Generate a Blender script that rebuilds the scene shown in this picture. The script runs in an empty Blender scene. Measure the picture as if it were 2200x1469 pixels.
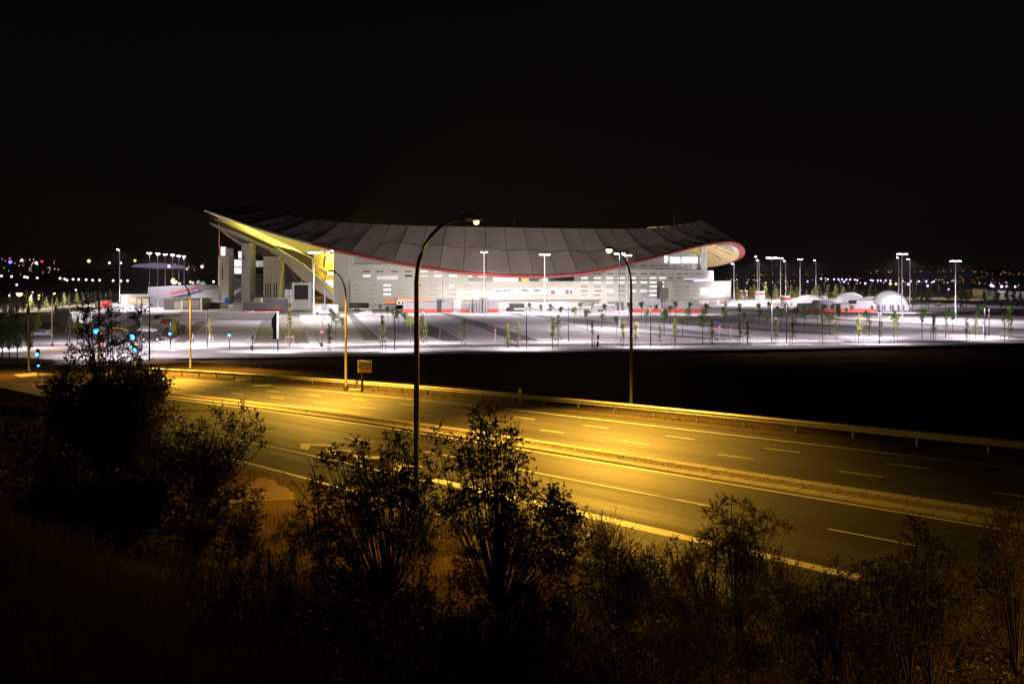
import bpy, math, random
from mathutils import Vector
R = math.radians
S = bpy.context.scene
# ------------------------------------------------------------------ camera, sky, exposure
F, HX, HY, CZ = 1711.0, 1100.0, 600.0, 12.0
cam = bpy.data.cameras.new("camera"); camo = bpy.data.objects.new("camera", cam)
S.collection.objects.link(camo); S.camera = camo
cam.sensor_width = 36.0; cam.lens = F / 2200 * 36
cam.shift_y = -(734.5 - HY) / 2200
cam.clip_start = 0.2; cam.clip_end = 9000
camo.location = (0, 0, CZ); camo.rotation_euler = (R(90), 0, 0)
W = bpy.data.worlds.new("World"); S.world = W; W.use_nodes = True
nt = W.node_tree; nt.nodes.clear()
_o = nt.nodes.new("ShaderNodeOutputWorld"); _b = nt.nodes.new("ShaderNodeBackground")
_tc = nt.nodes.new("ShaderNodeTexCoord"); _sx = nt.nodes.new("ShaderNodeSeparateXYZ")
_cr = nt.nodes.new("ShaderNodeValToRGB")
_cr.color_ramp.elements[0].position = 0.0; _cr.color_ramp.elements[0].color = (0.0034, 0.0021, 0.0020, 1)
_cr.color_ramp.elements[1].position = 0.45; _cr.color_ramp.elements[1].color = (0.0007, 0.0005, 0.0009, 1)
nt.links.new(_tc.outputs["Generated"], _sx.inputs[0]); nt.links.new(_sx.outputs["Z"], _cr.inputs[0])
nt.links.new(_cr.outputs[0], _b.inputs[0]); _b.inputs[1].default_value = 1.0
nt.links.new(_b.outputs[0], _o.inputs[0])
S.view_settings.view_transform = 'Standard'; S.view_settings.look = 'None'
S.view_settings.exposure = 0.0; S.view_settings.gamma = 1.0
S.cycles.max_bounces = 4; S.cycles.diffuse_bounces = 2; S.cycles.glossy_bounces = 2
S.cycles.transmission_bounces = 2; S.cycles.sample_clamp_indirect = 3.0
S.cycles.use_denoising = True
MAST_W = 50000.0      # white mast lamps
SOD_W = 37000.0       # sodium road lamps
SOD = (1.0, 0.51, 0.05)
WHITE = (1.0, 0.87, 0.94)

# ------------------------------------------------------------------ terrain
def sc(X, Y): return (X - 8.2) * -.70 + (Y - 55) * .71, (X - 8.2) * .71 + (Y - 55) * .70
def sm(t): t = max(0., min(1., t)); return t * t * (3 - 2 * t)
def zroad(X, Y):
    s, c = sc(X, Y); z = 2.94 - 0.034 * s
    return min(5.5, 0.5 * (z + math.sqrt(z * z + .04)))
def ground(X, Y):
    s, c = sc(X, Y); z = zroad(X, Y)
    z *= sm(1 - (c - 2.0) / 24.0)
    if c < -26.8:
        e = -26.8 - c; z += min(8.0, 0.021 * e * e) if s < 60 else min(8.0, .021 * e * e) * sm((90 - s) / 30)
    return z
def P(px, py, hf=ground, dz=0.0):
    dx = (px - HX) / F; d = (HY - py) / F; Y = 4.0
    while Y < 1500:
        if CZ + d * Y <= hf(dx * Y, Y):
            a, b = Y - 1., Y
            for _ in range(24):
                m = (a + b) / 2
                if CZ + d * m <= hf(dx * m, m): b = m
                else: a = m
            return Vector((dx * b, b, hf(dx * b, b) + dz))
        Y += 1.0
    return Vector((dx * Y, Y, 0))
flat = lambda X, Y: 0.0
def PF(px, py, z=0.0):                       # point of the level plaza plane
    Y = (CZ - z) * F / (py - HY); return Vector(((px - HX) / F * Y, Y, z))
def at(px, py, Y): return Vector(((px - HX) / F * Y, Y, CZ + (HY - py) / F * Y))
def hz(py, Y): return CZ + (HY - py) / F * Y  # height seen at image row py at distance Y

# ------------------------------------------------------------------ materials
MATS = {}
def mat(name, col, rough=.7, metal=0., var=.18, scale=1.5, bump=0., spec=.5, gloss_var=0., translucent=False, obj=True):
    if name in MATS: return MATS[name]
    m = bpy.data.materials.new(name); m.use_nodes = True; n = m.node_tree; N = n.nodes; L = n.links
    b = N["Principled BSDF"]; b.inputs["Roughness"].default_value = rough; b.inputs["Metallic"].default_value = metal
    b.inputs["Specular IOR Level"].default_value = spec
    tc = N.new("ShaderNodeTexCoord"); ns = N.new("ShaderNodeTexNoise")
    ns.inputs["Scale"].default_value = scale; ns.inputs["Detail"].default_value = 5
    L.new(tc.outputs["Object"], ns.inputs["Vector"])
    mx = N.new("ShaderNodeMix"); mx.data_type = 'RGBA'
    lo = tuple(c * (1 - var) for c in col[:3]) + (1,); hi = tuple(min(1, c * (1 + var)) for c in col[:3]) + (1,)
    mx.inputs[6].default_value = lo; mx.inputs[7].default_value = hi
    L.new(ns.outputs["Fac"], mx.inputs[0]); L.new(mx.outputs[2], b.inputs["Base Color"])
    if bump:
        n2 = N.new("ShaderNodeTexNoise"); n2.inputs["Scale"].default_value = scale * 9; n2.inputs["Detail"].default_value = 4
        L.new(tc.outputs["Object"], n2.inputs["Vector"])
        bp = N.new("ShaderNodeBump"); bp.inputs["Strength"].default_value = bump; bp.inputs["Distance"].default_value = .05
        L.new(n2.outputs["Fac"], bp.inputs["Height"]); L.new(bp.outputs[0], b.inputs["Normal"])
    MATS[name] = m; return m
def emis(name, col, strength, sample=False):
    if name in MATS: return MATS[name]
    m = bpy.data.materials.new(name); m.use_nodes = True; n = m.node_tree; b = n.nodes["Principled BSDF"]
    b.inputs["Base Color"].default_value = (*col, 1); b.inputs["Emission Color"].default_value = (*col, 1)
    b.inputs["Emission Strength"].default_value = strength
    if not sample: m.cycles.emission_sampling = 'NONE'
    MATS[name] = m; return m
def asphalt(name, col, rough, d=(-.70, .71), streak=.35, spec=.5):
    """asphalt with wheel-worn streaks that run along the road"""
    m = bpy.data.materials.new(name); m.use_nodes = True; n = m.node_tree; N = n.nodes; L = n.links
    b = N["Principled BSDF"]; b.inputs["Specular IOR Level"].default_value = spec
    g = N.new("ShaderNodeNewGeometry"); mp = N.new("ShaderNodeMapping"); mp.vector_type = 'TEXTURE'
    mp.inputs["Rotation"].default_value = (0, 0, math.atan2(d[1], d[0])); mp.inputs["Scale"].default_value = (30, .9, 5)
    L.new(g.outputs["Position"], mp.inputs[0])
    n1 = N.new("ShaderNodeTexNoise"); n1.inputs["Scale"].default_value = 1.0; n1.inputs["Detail"].default_value = 3
    L.new(mp.outputs[0], n1.inputs["Vector"])
    n2 = N.new("ShaderNodeTexNoise"); n2.inputs["Scale"].default_value = 14; n2.inputs["Detail"].default_value = 6
    L.new(g.outputs["Position"], n2.inputs["Vector"])
    ad = N.new("ShaderNodeMath"); ad.operation = 'ADD'; L.new(n1.outputs["Fac"], ad.inputs[0])
    m2 = N.new("ShaderNodeMath"); m2.operation = 'MULTIPLY'; m2.inputs[1].default_value = .5
    L.new(n2.outputs["Fac"], m2.inputs[0]); L.new(m2.outputs[0], ad.inputs[1])
    mr = N.new("ShaderNodeMapRange"); mr.inputs[1].default_value = .5; mr.inputs[2].default_value = 1.0
    L.new(ad.outputs[0], mr.inputs[0])
    mx = N.new("ShaderNodeMix"); mx.data_type = 'RGBA'
    mx.inputs[6].default_value = tuple(c * (1 - streak) for c in col) + (1,); mx.inputs[7].default_value = tuple(c * (1 + streak) for c in col) + (1,)
    L.new(mr.outputs[0], mx.inputs[0]); L.new(mx.outputs[2], b.inputs["Base Color"])
    rr = N.new("ShaderNodeMapRange"); rr.inputs[3].default_value = rough + .12; rr.inputs[4].default_value = rough - .08
    L.new(mr.outputs[0], rr.inputs[0]); L.new(rr.outputs[0], b.inputs["Roughness"])
    bp = N.new("ShaderNodeBump"); bp.inputs["Strength"].default_value = .25; bp.inputs["Distance"].default_value = .01
    n3 = N.new("ShaderNodeTexNoise"); n3.inputs["Scale"].default_value = 60; L.new(g.outputs["Position"], n3.inputs["Vector"])
    L.new(n3.outputs["Fac"], bp.inputs["Height"]); L.new(bp.outputs[0], b.inputs["Normal"])
    MATS[name] = m; return m
def leafmat(name, a, c2, scale=3.0):
    m = bpy.data.materials.new(name); m.use_nodes = True; n = m.node_tree; N = n.nodes; L = n.links
    b = N["Principled BSDF"]; b.inputs["Roughness"].default_value = .55
    g = N.new("ShaderNodeNewGeometry"); ns = N.new("ShaderNodeTexNoise"); ns.inputs["Scale"].default_value = scale
    L.new(g.outputs["Position"], ns.inputs["Vector"])
    mx = N.new("ShaderNodeMix"); mx.data_type = 'RGBA'; mx.inputs[6].default_value = (*a, 1); mx.inputs[7].default_value = (*c2, 1)
    mr = N.new("ShaderNodeMapRange"); mr.inputs[1].default_value = .35; mr.inputs[2].default_value = .65
    L.new(ns.outputs["Fac"], mr.inputs[0]); L.new(mr.outputs[0], mx.inputs[0])
    L.new(mx.outputs[2], b.inputs["Base Color"])
    t = N.new("ShaderNodeBsdfTranslucent"); L.new(mx.outputs[2], t.inputs[0])
    ms = N.new("ShaderNodeMixShader"); ms.inputs[0].default_value = .3
    L.new(b.outputs[0], ms.inputs[1]); L.new(t.outputs[0], ms.inputs[2])
    L.new(ms.outputs[0], N["Material Output"].inputs["Surface"]); MATS[name] = m; return m
ROAD = asphalt("road asphalt", (.050, .047, .043), .60, spec=.5, streak=.6)
RAMP = asphalt("ramp asphalt", (.040, .038, .036), .62, streak=.25)
LOT = asphalt("car park paving", (.46, .43, .45), .75, d=(.9, .1), streak=.22, spec=.3)
LOTD = asphalt("car park aisle asphalt", (.155, .142, .152), .7, d=(.9, .1), streak=.12, spec=.3)
WALK = mat("pale walkway concrete", (.50, .48, .47), .8, var=.08, scale=.6)
PLAZA = mat("plaza concrete", (.42, .40, .39), .8, var=.12, scale=.15)
PAINT = mat("road paint", (.62, .60, .52), .6, var=.2, scale=3)
SOIL = mat("bare dark soil", (.11, .058, .028), 1.0, var=.9, scale=.12, bump=.6, spec=.0)
SLOPE = mat("dry slope soil", (.085, .052, .026), 1.0, var=.6, scale=.7, bump=.7, spec=.1)
VERGE = mat("verge earth", (.085, .065, .04), 1.0, var=.4, scale=.8, bump=.6, spec=.1)
KERB = mat("kerb concrete", (.42, .38, .31), .8, var=.2, scale=2)
GRAVEL = mat("median gravel", (.26, .22, .16), .95, var=.55, scale=5, bump=.8)
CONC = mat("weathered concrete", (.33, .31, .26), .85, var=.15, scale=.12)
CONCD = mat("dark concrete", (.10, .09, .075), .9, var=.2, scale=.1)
WALLM = mat("cream wall cladding", (.68, .66, .58), .75, var=.05, scale=.08)
WALLU = mat("pale grey upper cladding", (.50, .50, .48), .7, var=.05, scale=.08)
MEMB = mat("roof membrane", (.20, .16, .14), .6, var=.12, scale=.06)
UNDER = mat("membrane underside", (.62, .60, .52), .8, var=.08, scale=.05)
SEAM = mat("roof cable", (.11, .09, .085), .6)
RED = mat("red rim steel", (.36, .045, .035), .55, var=.1)
REDP = mat("red kiosk band", (.55, .045, .03), .55, var=.08)
GREY = mat("grey kiosk panel", (.27, .26, .29), .6, var=.06)
WHITEP = mat("white painted steel", (.75, .74, .72), .5, var=.05)
BLACK = mat("black paint", (.012, .012, .013), .5)
DARK = mat("dark steel", (.035, .03, .03), .5, metal=.3)
GALV = mat("galvanised steel", (.58, .58, .58), .5, metal=.25, var=.15, scale=4)
POLEM = mat("painted lamp pole", (.085, .070, .052), .5, metal=.2)
MASTM = mat("mast steel", (.55, .54, .55), .5, metal=.2)
GLASSD = mat("dark window glass", (.02, .02, .025), .15)
TENT = mat("white tent fabric", (.85, .84, .86), .8, var=.03)
RUBBER = mat("tyre rubber", (.02, .02, .02), .8)
BARK = mat("bark", (.045, .032, .022), .95, var=.3, scale=8)
STAKE = mat("wooden stake", (.25, .17, .12), .9)
ORANGE = mat("orange awning", (.70, .16, .05), .6)
TAN = mat("tan brick block", (.30, .27, .20), .85)
BLUEP = mat("blue plastic", (.03, .12, .40), .5)
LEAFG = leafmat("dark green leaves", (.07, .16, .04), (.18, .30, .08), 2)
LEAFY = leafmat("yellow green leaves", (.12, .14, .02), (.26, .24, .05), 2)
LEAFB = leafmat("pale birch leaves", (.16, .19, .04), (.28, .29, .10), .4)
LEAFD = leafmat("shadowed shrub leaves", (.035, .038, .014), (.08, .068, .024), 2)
LEAFO = leafmat("olive dusty leaves", (.13, .12, .055), (.24, .19, .08), 2)
GRASS = leafmat("dry grass", (.09, .055, .022), (.22, .13, .05), .8)
L_WHITE = emis("white lamp lens", (1, .93, 1), 30)
L_SOD = emis("sodium lamp lens", (1, .70, .16), 30)
L_SODD = emis('dim sodium lens', (1, .66, .30), 6)
L_WIN = emis("lit window", (1, .92, 1.0), 1.0)
L_WIN2 = emis("dim lit window", (.80, .76, .84), .40)
L_SIGN = emis("white sign letters", (1, .96, 1.0), 2.5)
L_BLUE = emis("blue green signal lens", (.03, .28, 1.0), 14)
L_RED = emis("red signal lens", (1, .03, .03), 8)
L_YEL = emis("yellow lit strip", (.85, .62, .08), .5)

# ------------------------------------------------------------------ mesh helpers
LAST = [None]; LASTK = [None]
class MB:
    def __init__(s): s.v = []; s.f = []
    def quad(s, a, b, c, d): n = len(s.v); s.v += [tuple(a), tuple(b), tuple(c), tuple(d)]; s.f.append((n, n+1, n+2, n+3)); return s
    def tri(s, a, b, c): n = len(s.v); s.v += [tuple(a), tuple(b), tuple(c)]; s.f.append((n, n+1, n+2)); return s
    def box(s, x0, x1, y0, y1, z0, z1, rot=0., piv=(0, 0)):
        n = len(s.v)
        for x, y, z in ((x0,y0,z0),(x1,y0,z0),(x1,y1,z0),(x0,y1,z0),(x0,y0,z1),(x1,y0,z1),(x1,y1,z1),(x0,y1,z1)):
            if rot:
                c, q = math.cos(rot), math.sin(rot); dx, dy = x - piv[0], y - piv[1]
                x, y = piv[0] + dx*c - dy*q, piv[1] + dx*q + dy*c
            s.v.append((x, y, z))
        for f in ((0,3,2,1),(4,5,6,7),(0,1,5,4),(1,2,6,5),(2,3,7,6),(3,0,4,7)): s.f.append(tuple(n+i for i in f))
        return s
    def obox(s, c, ax, ay, az):                      # centre and three half axis vectors
        n = len(s.v); c = Vector(c); ax, ay, az = Vector(ax), Vector(ay), Vector(az)
        for i, j, k in ((-1,-1,-1),(1,-1,-1),(1,1,-1),(-1,1,-1),(-1,-1,1),(1,-1,1),(1,1,1),(-1,1,1)):
            s.v.append(tuple(c + ax*i + ay*j + az*k))
        for f in ((0,3,2,1),(4,5,6,7),(0,1,5,4),(1,2,6,5),(2,3,7,6),(3,0,4,7)): s.f.append(tuple(n+i for i in f))
        return s
    def tube(s, pts, rad, n=8, cap=True):
        pts = [Vector(p) for p in pts]
        if not hasattr(rad, '__len__'): rad = [rad] * len(pts)
        base = len(s.v)
        for i, p in enumerate(pts):
            d = (pts[min(i+1, len(pts)-1)] - pts[max(i-1, 0)]); d = d.normalized() if d.length > 1e-9 else Vector((0,0,1))
            u = d.cross(Vector((0, 0, 1)) if abs(d.z) < .9 else Vector((1, 0, 0))).normalized(); w = d.cross(u)
            for k in range(n):
                a = 2*math.pi*k/n; s.v.append(tuple(p + (u*math.cos(a) + w*math.sin(a)) * rad[i]))
        for i in range(len(pts)-1):
            for k in range(n):
                a = base+i*n+k; b = base+i*n+(k+1) % n; s.f.append((a, b, b+n, a+n))
        if cap:
            s.f.append(tuple(base+k for k in range(n))); s.f.append(tuple(base+(len(pts)-1)*n+k for k in reversed(range(n))))
        return s
    def lathe(s, c, prof, n=12, sx=1., sy=1.):       # prof [(r,z)...]
        base = len(s.v)
        for r, z in prof:
            for k in range(n):
                a = 2*math.pi*k/n; s.v.append((c[0]+r*sx*math.cos(a), c[1]+r*sy*math.sin(a), c[2]+z))
        for i in range(len(prof)-1):
            for k in range(n):
                a = base+i*n+k; b = base+i*n+(k+1) % n; s.f.append((a, b, b+n, a+n))
        s.f.append(tuple(base+k for k in reversed(range(n)))); s.f.append(tuple(base+(len(prof)-1)*n+k for k in range(n)))
        return s
    def prism(s, poly, off):                         # planar polygon swept by vector off
        n = len(s.v); k = len(poly); off = Vector(off)
        s.v += [tuple(Vector(p)) for p in poly] + [tuple(Vector(p)+off) for p in poly]
        s.f.append(tuple(n+i for i in range(k))); s.f.append(tuple(n+k+i for i in reversed(range(k))))
        for i in range(k): j = (i+1) % k; s.f.append((n+i, n+k+i, n+k+j, n+j))
        return s
    def build(s, name, m, parent=None, kind=None, smooth=False, loc=None, label=None):
        o0 = Vector(parent.matrix_world.translation) if parent is not None and not parent.get('_proto') else Vector((0,0,0))
        if parent is not None and not parent.get('_proto'): o0 = worldloc(parent)
        if loc is not None: o0 = Vector(loc)
        me = bpy.data.meshes.new(name)
        me.from_pydata([(a-o0.x, b-o0.y, c-o0.z) for a, b, c in s.v], [], s.f)
        me.materials.append(m)
        if smooth: me.polygons.foreach_set("use_smooth", [True]*len(me.polygons))
        me.update(); o = bpy.data.objects.new(name, me); S.collection.objects.link(o)
        if parent is not None: o.parent = parent
        elif loc is not None: o.location = loc
        LAST[0] = o
        if kind: o['kind'] = kind
        if label: o['label'] = label
        return o
def worldloc(o):
    v = Vector(o.location)
    while o.parent: o = o.parent; v += Vector(o.location)
    return v
def tag(o, label, cat, group=None):
    o['label'] = label; o['category'] = cat
    if group: o['group'] = group
    return o
def thing(name, label, cat, loc=(0, 0, 0), rz=0., group=None):
    o = bpy.data.objects.new(name, None); S.collection.objects.link(o); o.location = loc; o.rotation_euler = (0, 0, rz)
    o.empty_display_size = .5
    return tag(o, label, cat, group)
def dup(root, loc, rz=0., label=None, group=None, scale=None):
    def cp(o, par):
        c = o.copy(); S.collection.objects.link(c); c.parent = par
        for ch in [x for x in KIDS(o)]: cp(ch, c)
        return c
    r = cp(root, None); r.location = loc; r.rotation_euler = (0, 0, rz)
    if label: r['label'] = label
    if group: r['group'] = group
    if scale: r.scale = scale if hasattr(scale, '__len__') else (scale,)*3
    return r
def KIDS(o): return list(o.children)
class Placer:
    """first call moves the prototype itself, later calls copy it"""
    ALL = []
    def __init__(s, proto): Placer.ALL.append(s); s.p = proto; s.used = False; s.src = None
    def __call__(s, loc, rz=0., label=None, group=None, scale=None):
        if not s.used:
            s.used = True; o = s.p; o.location = loc; o.rotation_euler = (0, 0, rz)
            if label: o['label'] = label
            if group: o['group'] = group
            if scale: o.scale = scale if hasattr(scale, '__len__') else (scale,)*3
            return o
        return dup(s.p, loc, rz, label, group, scale)
def lamp(kind, name, loc, power, col, parent=None, spot=150., blend=.5, rot=(0,0,0), size=.3):
    l = bpy.data.lights.new(name, kind); l.energy = power; l.color = col
    if kind == 'SPOT': l.spot_size = R(spot); l.spot_blend = blend
    l.shadow_soft_size = size
    o = bpy.data.objects.new(name, l); S.collection.objects.link(o); o.location = loc; o.rotation_euler = rot
    if parent is not None: o.parent = parent; o.location = Vector(loc) - worldloc(parent)
    return o
ORD = ['', 'first','second','third','fourth','fifth','sixth','seventh','eighth','ninth','tenth','eleventh','twelfth','thirteenth','fourteenth','fifteenth','sixteenth','seventeenth','eighteenth','nineteenth','twentieth']
def ordn(k):
    if k <= 20: return ORD[k]
    return f"{k}{'th' if 10 < k % 100 < 14 else {1:'st',2:'nd',3:'rd'}.get(k % 10, 'th')}"

HAZE = 0.00005
# ------------------------------------------------------------------ ground sheets
def sheet(name, m, f, us, vs, parent=None, kind='structure'):
    b = MB(); nu, nv = len(us), len(vs)
    for v in vs:
        for u in us: b.v.append(f(u, v))
    for j in range(nv-1):
        for i in range(nu-1): a = j*nu+i; b.f.append((a, a+1, a+1+nu, a+nu))
    return b.build(name, m, parent, kind=kind, smooth=True)
# one terrain sheet under everything, fine near the camera
def rng(a, b, n): return [a + (b-a)*i/(n-1) for i in range(n)]
_Y = rng(-12, 70, 83) + rng(72, 160, 45) + rng(180, 1200, 18) + [1700, 2600, 5000]
def terr(u, v):
    X = u * (max(40., v * .95) + (60 if v < 60 else 0)); return (X, v, ground(X, v) - (.02 if v < 160 else .05))
_rd = random.Random(5)
def terr_n(u, v):
    x, y, z = terr(u, v); s, c = sc(x, y)
    if c < -28.5: z += .16*math.sin(x*1.3+y*.7)*math.sin(y*1.1-x*.5) + _rd.uniform(-.05, .05)
    elif c > 3: z -= 1.7*sm((c-3)/4)
    return (x, y, z)
sheet('ground', SLOPE, terr_n, rng(-1, 1, 121), _Y)
# road frame: s along, c across; the road bends gently away at its far end
def bend(s): return -0.0015 * max(0., s + 5.) ** 2
def RS(s, c, dz=0.):
    c2 = c + bend(s)
    X = 8.2 - .70*s*1.0 + .71*c2 ; Y = 55 + .71*s + .70*c2
    X = 8.2 + (-.70*s + .71*c2); Y = 55 + (.71*s + .70*c2)
    return Vector((X, Y, zroad(X, Y) + dz))
def ribbon(name, m, c0, c1, s0, s1, dz, step=2., kind='structure', parent=None, thick=0.):
    b = MB(); n = max(1, int((s1-s0)/step)); 
    for i in range(n+1):
        s = s0 + (s1-s0)*i/n; b.v.append(tuple(RS(s, c0, dz))); b.v.append(tuple(RS(s, c1, dz)))
    for i in range(n): b.f.append((2*i, 2*i+1, 2*i+3, 2*i+2))
    if thick:
        k = len(b.v)
        for i in range(n+1):
            s = s0 + (s1-s0)*i/n; b.v.append(tuple(RS(s, c0, dz-thick))); b.v.append(tuple(RS(s, c1, dz-thick)))
        for i in range(n):
            b.f.append((2*i, 2*i+2, k+2*i+2, k+2*i)); b.f.append((2*i+1, k+2*i+1, k+2*i+3, 2*i+3))
        b.f.append((0, k, k+1, 1)); b.f.append((2*n, 2*n+1, k+2*n+1, k+2*n))
    return b.build(name, m, parent, kind=kind)
_F0 = [RS(s, .9) for s in rng(-60, 78, 60)]
_eL, _eR = PF(330, 768), PF(2460, 733)
b = MB(); nv = 24
for i, p in enumerate(_F0):
    t = i/59; q = _eR.lerp(_eL, t)
    for j in range(nv+1):
        w = j/nv; X = p.x + (q.x-p.x)*w; Y = p.y + (q.y-p.y)*w
        z = ground(X, Y) + .03 - (.9*math.sin(math.pi*w)**.7 if 0 < w < 1 else 0) + (_rd.uniform(-.10, .10) if 0 < j < nv else 0)
        b.v.append((X, Y, z))
for i in range(59):
    for j in range(nv): a = i*(nv+1)+j; b.f.append((a, a+1, a+nv+2, a+nv+1))
b.build('field', SOIL, kind='structure', smooth=True)
far_carriageway = ribbon('far_carriageway', ROAD, -12.6, -3.2, -60, 70, .03)
near_carriageway = ribbon('near_carriageway', ROAD, -22.6, -14.6, -60, 95, .03)
slip_road = ribbon('slip_road', RAMP, -26.4, -22.6, -60, 48, .03)
ribbon('far_verge', VERGE, -3.2, .9, -60, 72, .05)
ribbon('near_verge', VERGE, -28.6, -26.4, -60, 62, .04)
median = ribbon('median', GRAVEL, -14.0, -13.2, -60, 60, .06)
for c0, c1 in ((-14.6, -14.0), (-13.2, -12.6)):
    for i in range(100):
        ribbon('kerb_stone', KERB, c0, c1, -40 + i*1.0, -40 + i*1.0 + .97, .10 + _rd.uniform(-.006, .006), step=1., thick=.16, kind=None, parent=median)
    ribbon('kerb', KERB, c0, c1, 60, 62, .10, thick=.16, kind=None, parent=median)

def mark(par, c0, c1, s0, s1, name='edge_line'): return ribbon(name, PAINT, c0, c1, s0, s1, .034, kind=None, parent=par)
mark(far_carriageway, -4.62, -4.48, -60, 66); mark(near_carriageway, -15.0, -14.8, -60, 62); mark(slip_road, -25.95, -25.8, -15, 44)
for c, s0 in ((-6.95, 3.4), (-9.75, -1.6)):
    for k in range(-9, 12): mark(far_carriageway, c-.06, c+.06, s0 - 6.0*k - .95, s0 - 6.0*k + .95, 'lane_dash')
for k in range(-2, 8): mark(near_carriageway, -18.5, -18.38, -7.6 - 7.2*k, -10.4 - 7.2*k, 'lane_dash') if k else mark(near_carriageway, -18.5, -18.38, -16, -7.2, 'lane_dash')
# broad painted band and chevrons of the gore
b = MB()
for i in range(31):
    s = -6 - i*.62; w = .55 if s > -19 else .45; b.v += [tuple(RS(s, -22.35-w/2, .038)), tuple(RS(s, -22.35+w/2, .038))]
for i in range(30): b.f.append((2*i, 2*i+1, 2*i+3, 2*i+2))
b.build('gore_band', PAINT, near_carriageway)
mark(near_carriageway, -22.85, -22.7, -6, 26)
for pts in ([(645,953),(710,957),(712,960),(668,958),(661,968),(645,965)], [(699,965),(753,969),(755,972),(722,970),(724,981),(707,978)], [(759,979),(823,983),(826,987),(783,986),(781,997),(765,992)], [(838,996),(905,1002),(908,1006),(864,1004),(860,1016),(842,1011)]):
    b = MB(); b.v = [tuple(P(x, y, zroad, .044)) for x, y in pts]; b.f = [(0, 1, 2, 3), (0, 3, 4, 5)]
    b.build('chevron', PAINT, near_carriageway)
for px, py in ((525, 817), (563, 829)):
    c = P(px, py, zroad, .036); MB().box(c.x-.9, c.x+.9, c.y-.5, c.y+.5, c.z, c.z+.01).build('patch', PAINT, far_carriageway)
# dirt clearing below the slip road
b = MB(); pts = [(468,1083),(486,1048),(520,1040),(560,1022),(590,1028),(636,1058),(640,1072),(560,1080),(500,1090)]
c = P(560, 1058); q = [P(x, y) for x, y in pts]; q2 = []
for i in range(len(q)):
    for k in range(5): q2.append(q[i].lerp(q[(i+1) % len(q)], k/5) + Vector((_rd.uniform(-.12,.12), _rd.uniform(-.12,.12), 0)))
nq = len(q2)
for k in range(1, 9):
    for p in q2: X, Y = c.x+(p.x-c.x)*k/8, c.y+(p.y-c.y)*k/8; b.v.append((X, Y, ground(X, Y) + (.10 if k < 7 else (.04 if k == 7 else -.25))))
b.v.append((c.x, c.y, ground(c.x, c.y)+.10))
for k in range(7):
    for i in range(nq): a = k*nq+i; e = k*nq+(i+1) % nq; b.f.append((a, e, e+nq, a+nq))
for i in range(nq): b.f.append((8*nq, i, (i+1) % nq))
b.build('dirt_path', mat("pale trodden dirt", (.17, .12, .07), 1., var=.4, scale=2, bump=.6), kind='structure', smooth=True)

# ------------------------------------------------------------------ car park sheets
b = MB()
pl = [(-260, 200, 0), (-180, 112, 0), tuple(PF(-10, 800)), tuple(PF(230, 802)), tuple(PF(330, 768)), tuple(PF(2460, 733)), (420, 300, 0), (420, 900, 0), (-420, 900, 0)]
b.v = [(x, y, .05) for x, y, z in pl] + [(x, y, -.4) for x, y, z in pl]; n = len(pl); b.f.append(tuple(range(n)))
for i in range(n): b.f.append((i, (i+1) % n, n+(i+1) % n, n+i))
lot = b.build('car_park', LOT, kind='structure')
def poly(name, m, pts, z=.054, parent=None, kind='structure', thick=0.):
    q = [PF(x, y, z) for x, y in pts]; b = MB(); n = len(q); b.v = [tuple(p) for p in q]; b.f = [tuple(range(n))]
    if thick:
        b.v += [(p.x, p.y, z-thick) for p in q]
        for i in range(n): b.f.append((i, (i+1) % n, n+(i+1) % n, n+i))
    return b.build(name, m, parent, kind=kind if parent is None else None)
# edge road and pavement along the dark field
poly('edge_road', LOTD, [(300,752),(700,748),(1100,744),(1500,741),(1900,737),(2460,731),(2460,727.5),(1900,732),(1500,735),(1100,737.5),(700,741),(300,744)], .110)
poly('edge_pavement', WALK, [(330,768),(700,764),(1100,759),(1500,752.5),(1900,745),(2460,735),(2460,733),(1900,739.5),(1500,743.5),(1100,748),(700,754),(330,760)], .24, thick=.2)
poly('inner_pavement', WALK, [(300,744),(700,741),(1100,737.5),(1500,735),(1900,732),(2460,727.5),(2460,725.5),(1900,729.5),(1500,732),(1100,734),(700,737.5),(300,740)], .22, thick=.15)
aisles = [[(744,672),(757,672),(818,731),(782,731)], [(561,690),(642,673),(662,737),(545,737)], [(424,690),(445,690),(396,740),(368,740)],
 [(946,673),(966,673),(1105,712),(1160,733),(1105,733),(1030,703)], [(905,700),(922,697),(1000,733),(955,733),(905,716)],
 [(1080,673),(1100,672.5),(1290,690),(1460,706),(1600,722),(1580,727),(1440,713),(1270,699)], [(1400,690),(1480,693),(1640,705),(1800,716),(1790,719),(1620,710),(1470,698)],
 [(1340,714),(1420,716),(1590,729),(1540,731)], [(1560,676),(1700,679),(1900,690),(2200,706),(2200,710),(1900,694),(1700,682.5)], [(1560,664),(1800,668),(2200,684),(2200,687),(1800,671),(1560,667)],
 [(1650,652),(2200,664),(2200,668),(1650,655)], [(1960,667),(2200,674),(2200,678),(1960,670)], [(1700,694),(1950,703),(2200,722),(2200,726),(1940,708),(1700,698)], [(1180,686),(1245,688),(1330,700),(1290,702)]]
for i, p in enumerate(aisles): poly('aisle', LOTD, p, .054+.004*i)
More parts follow.
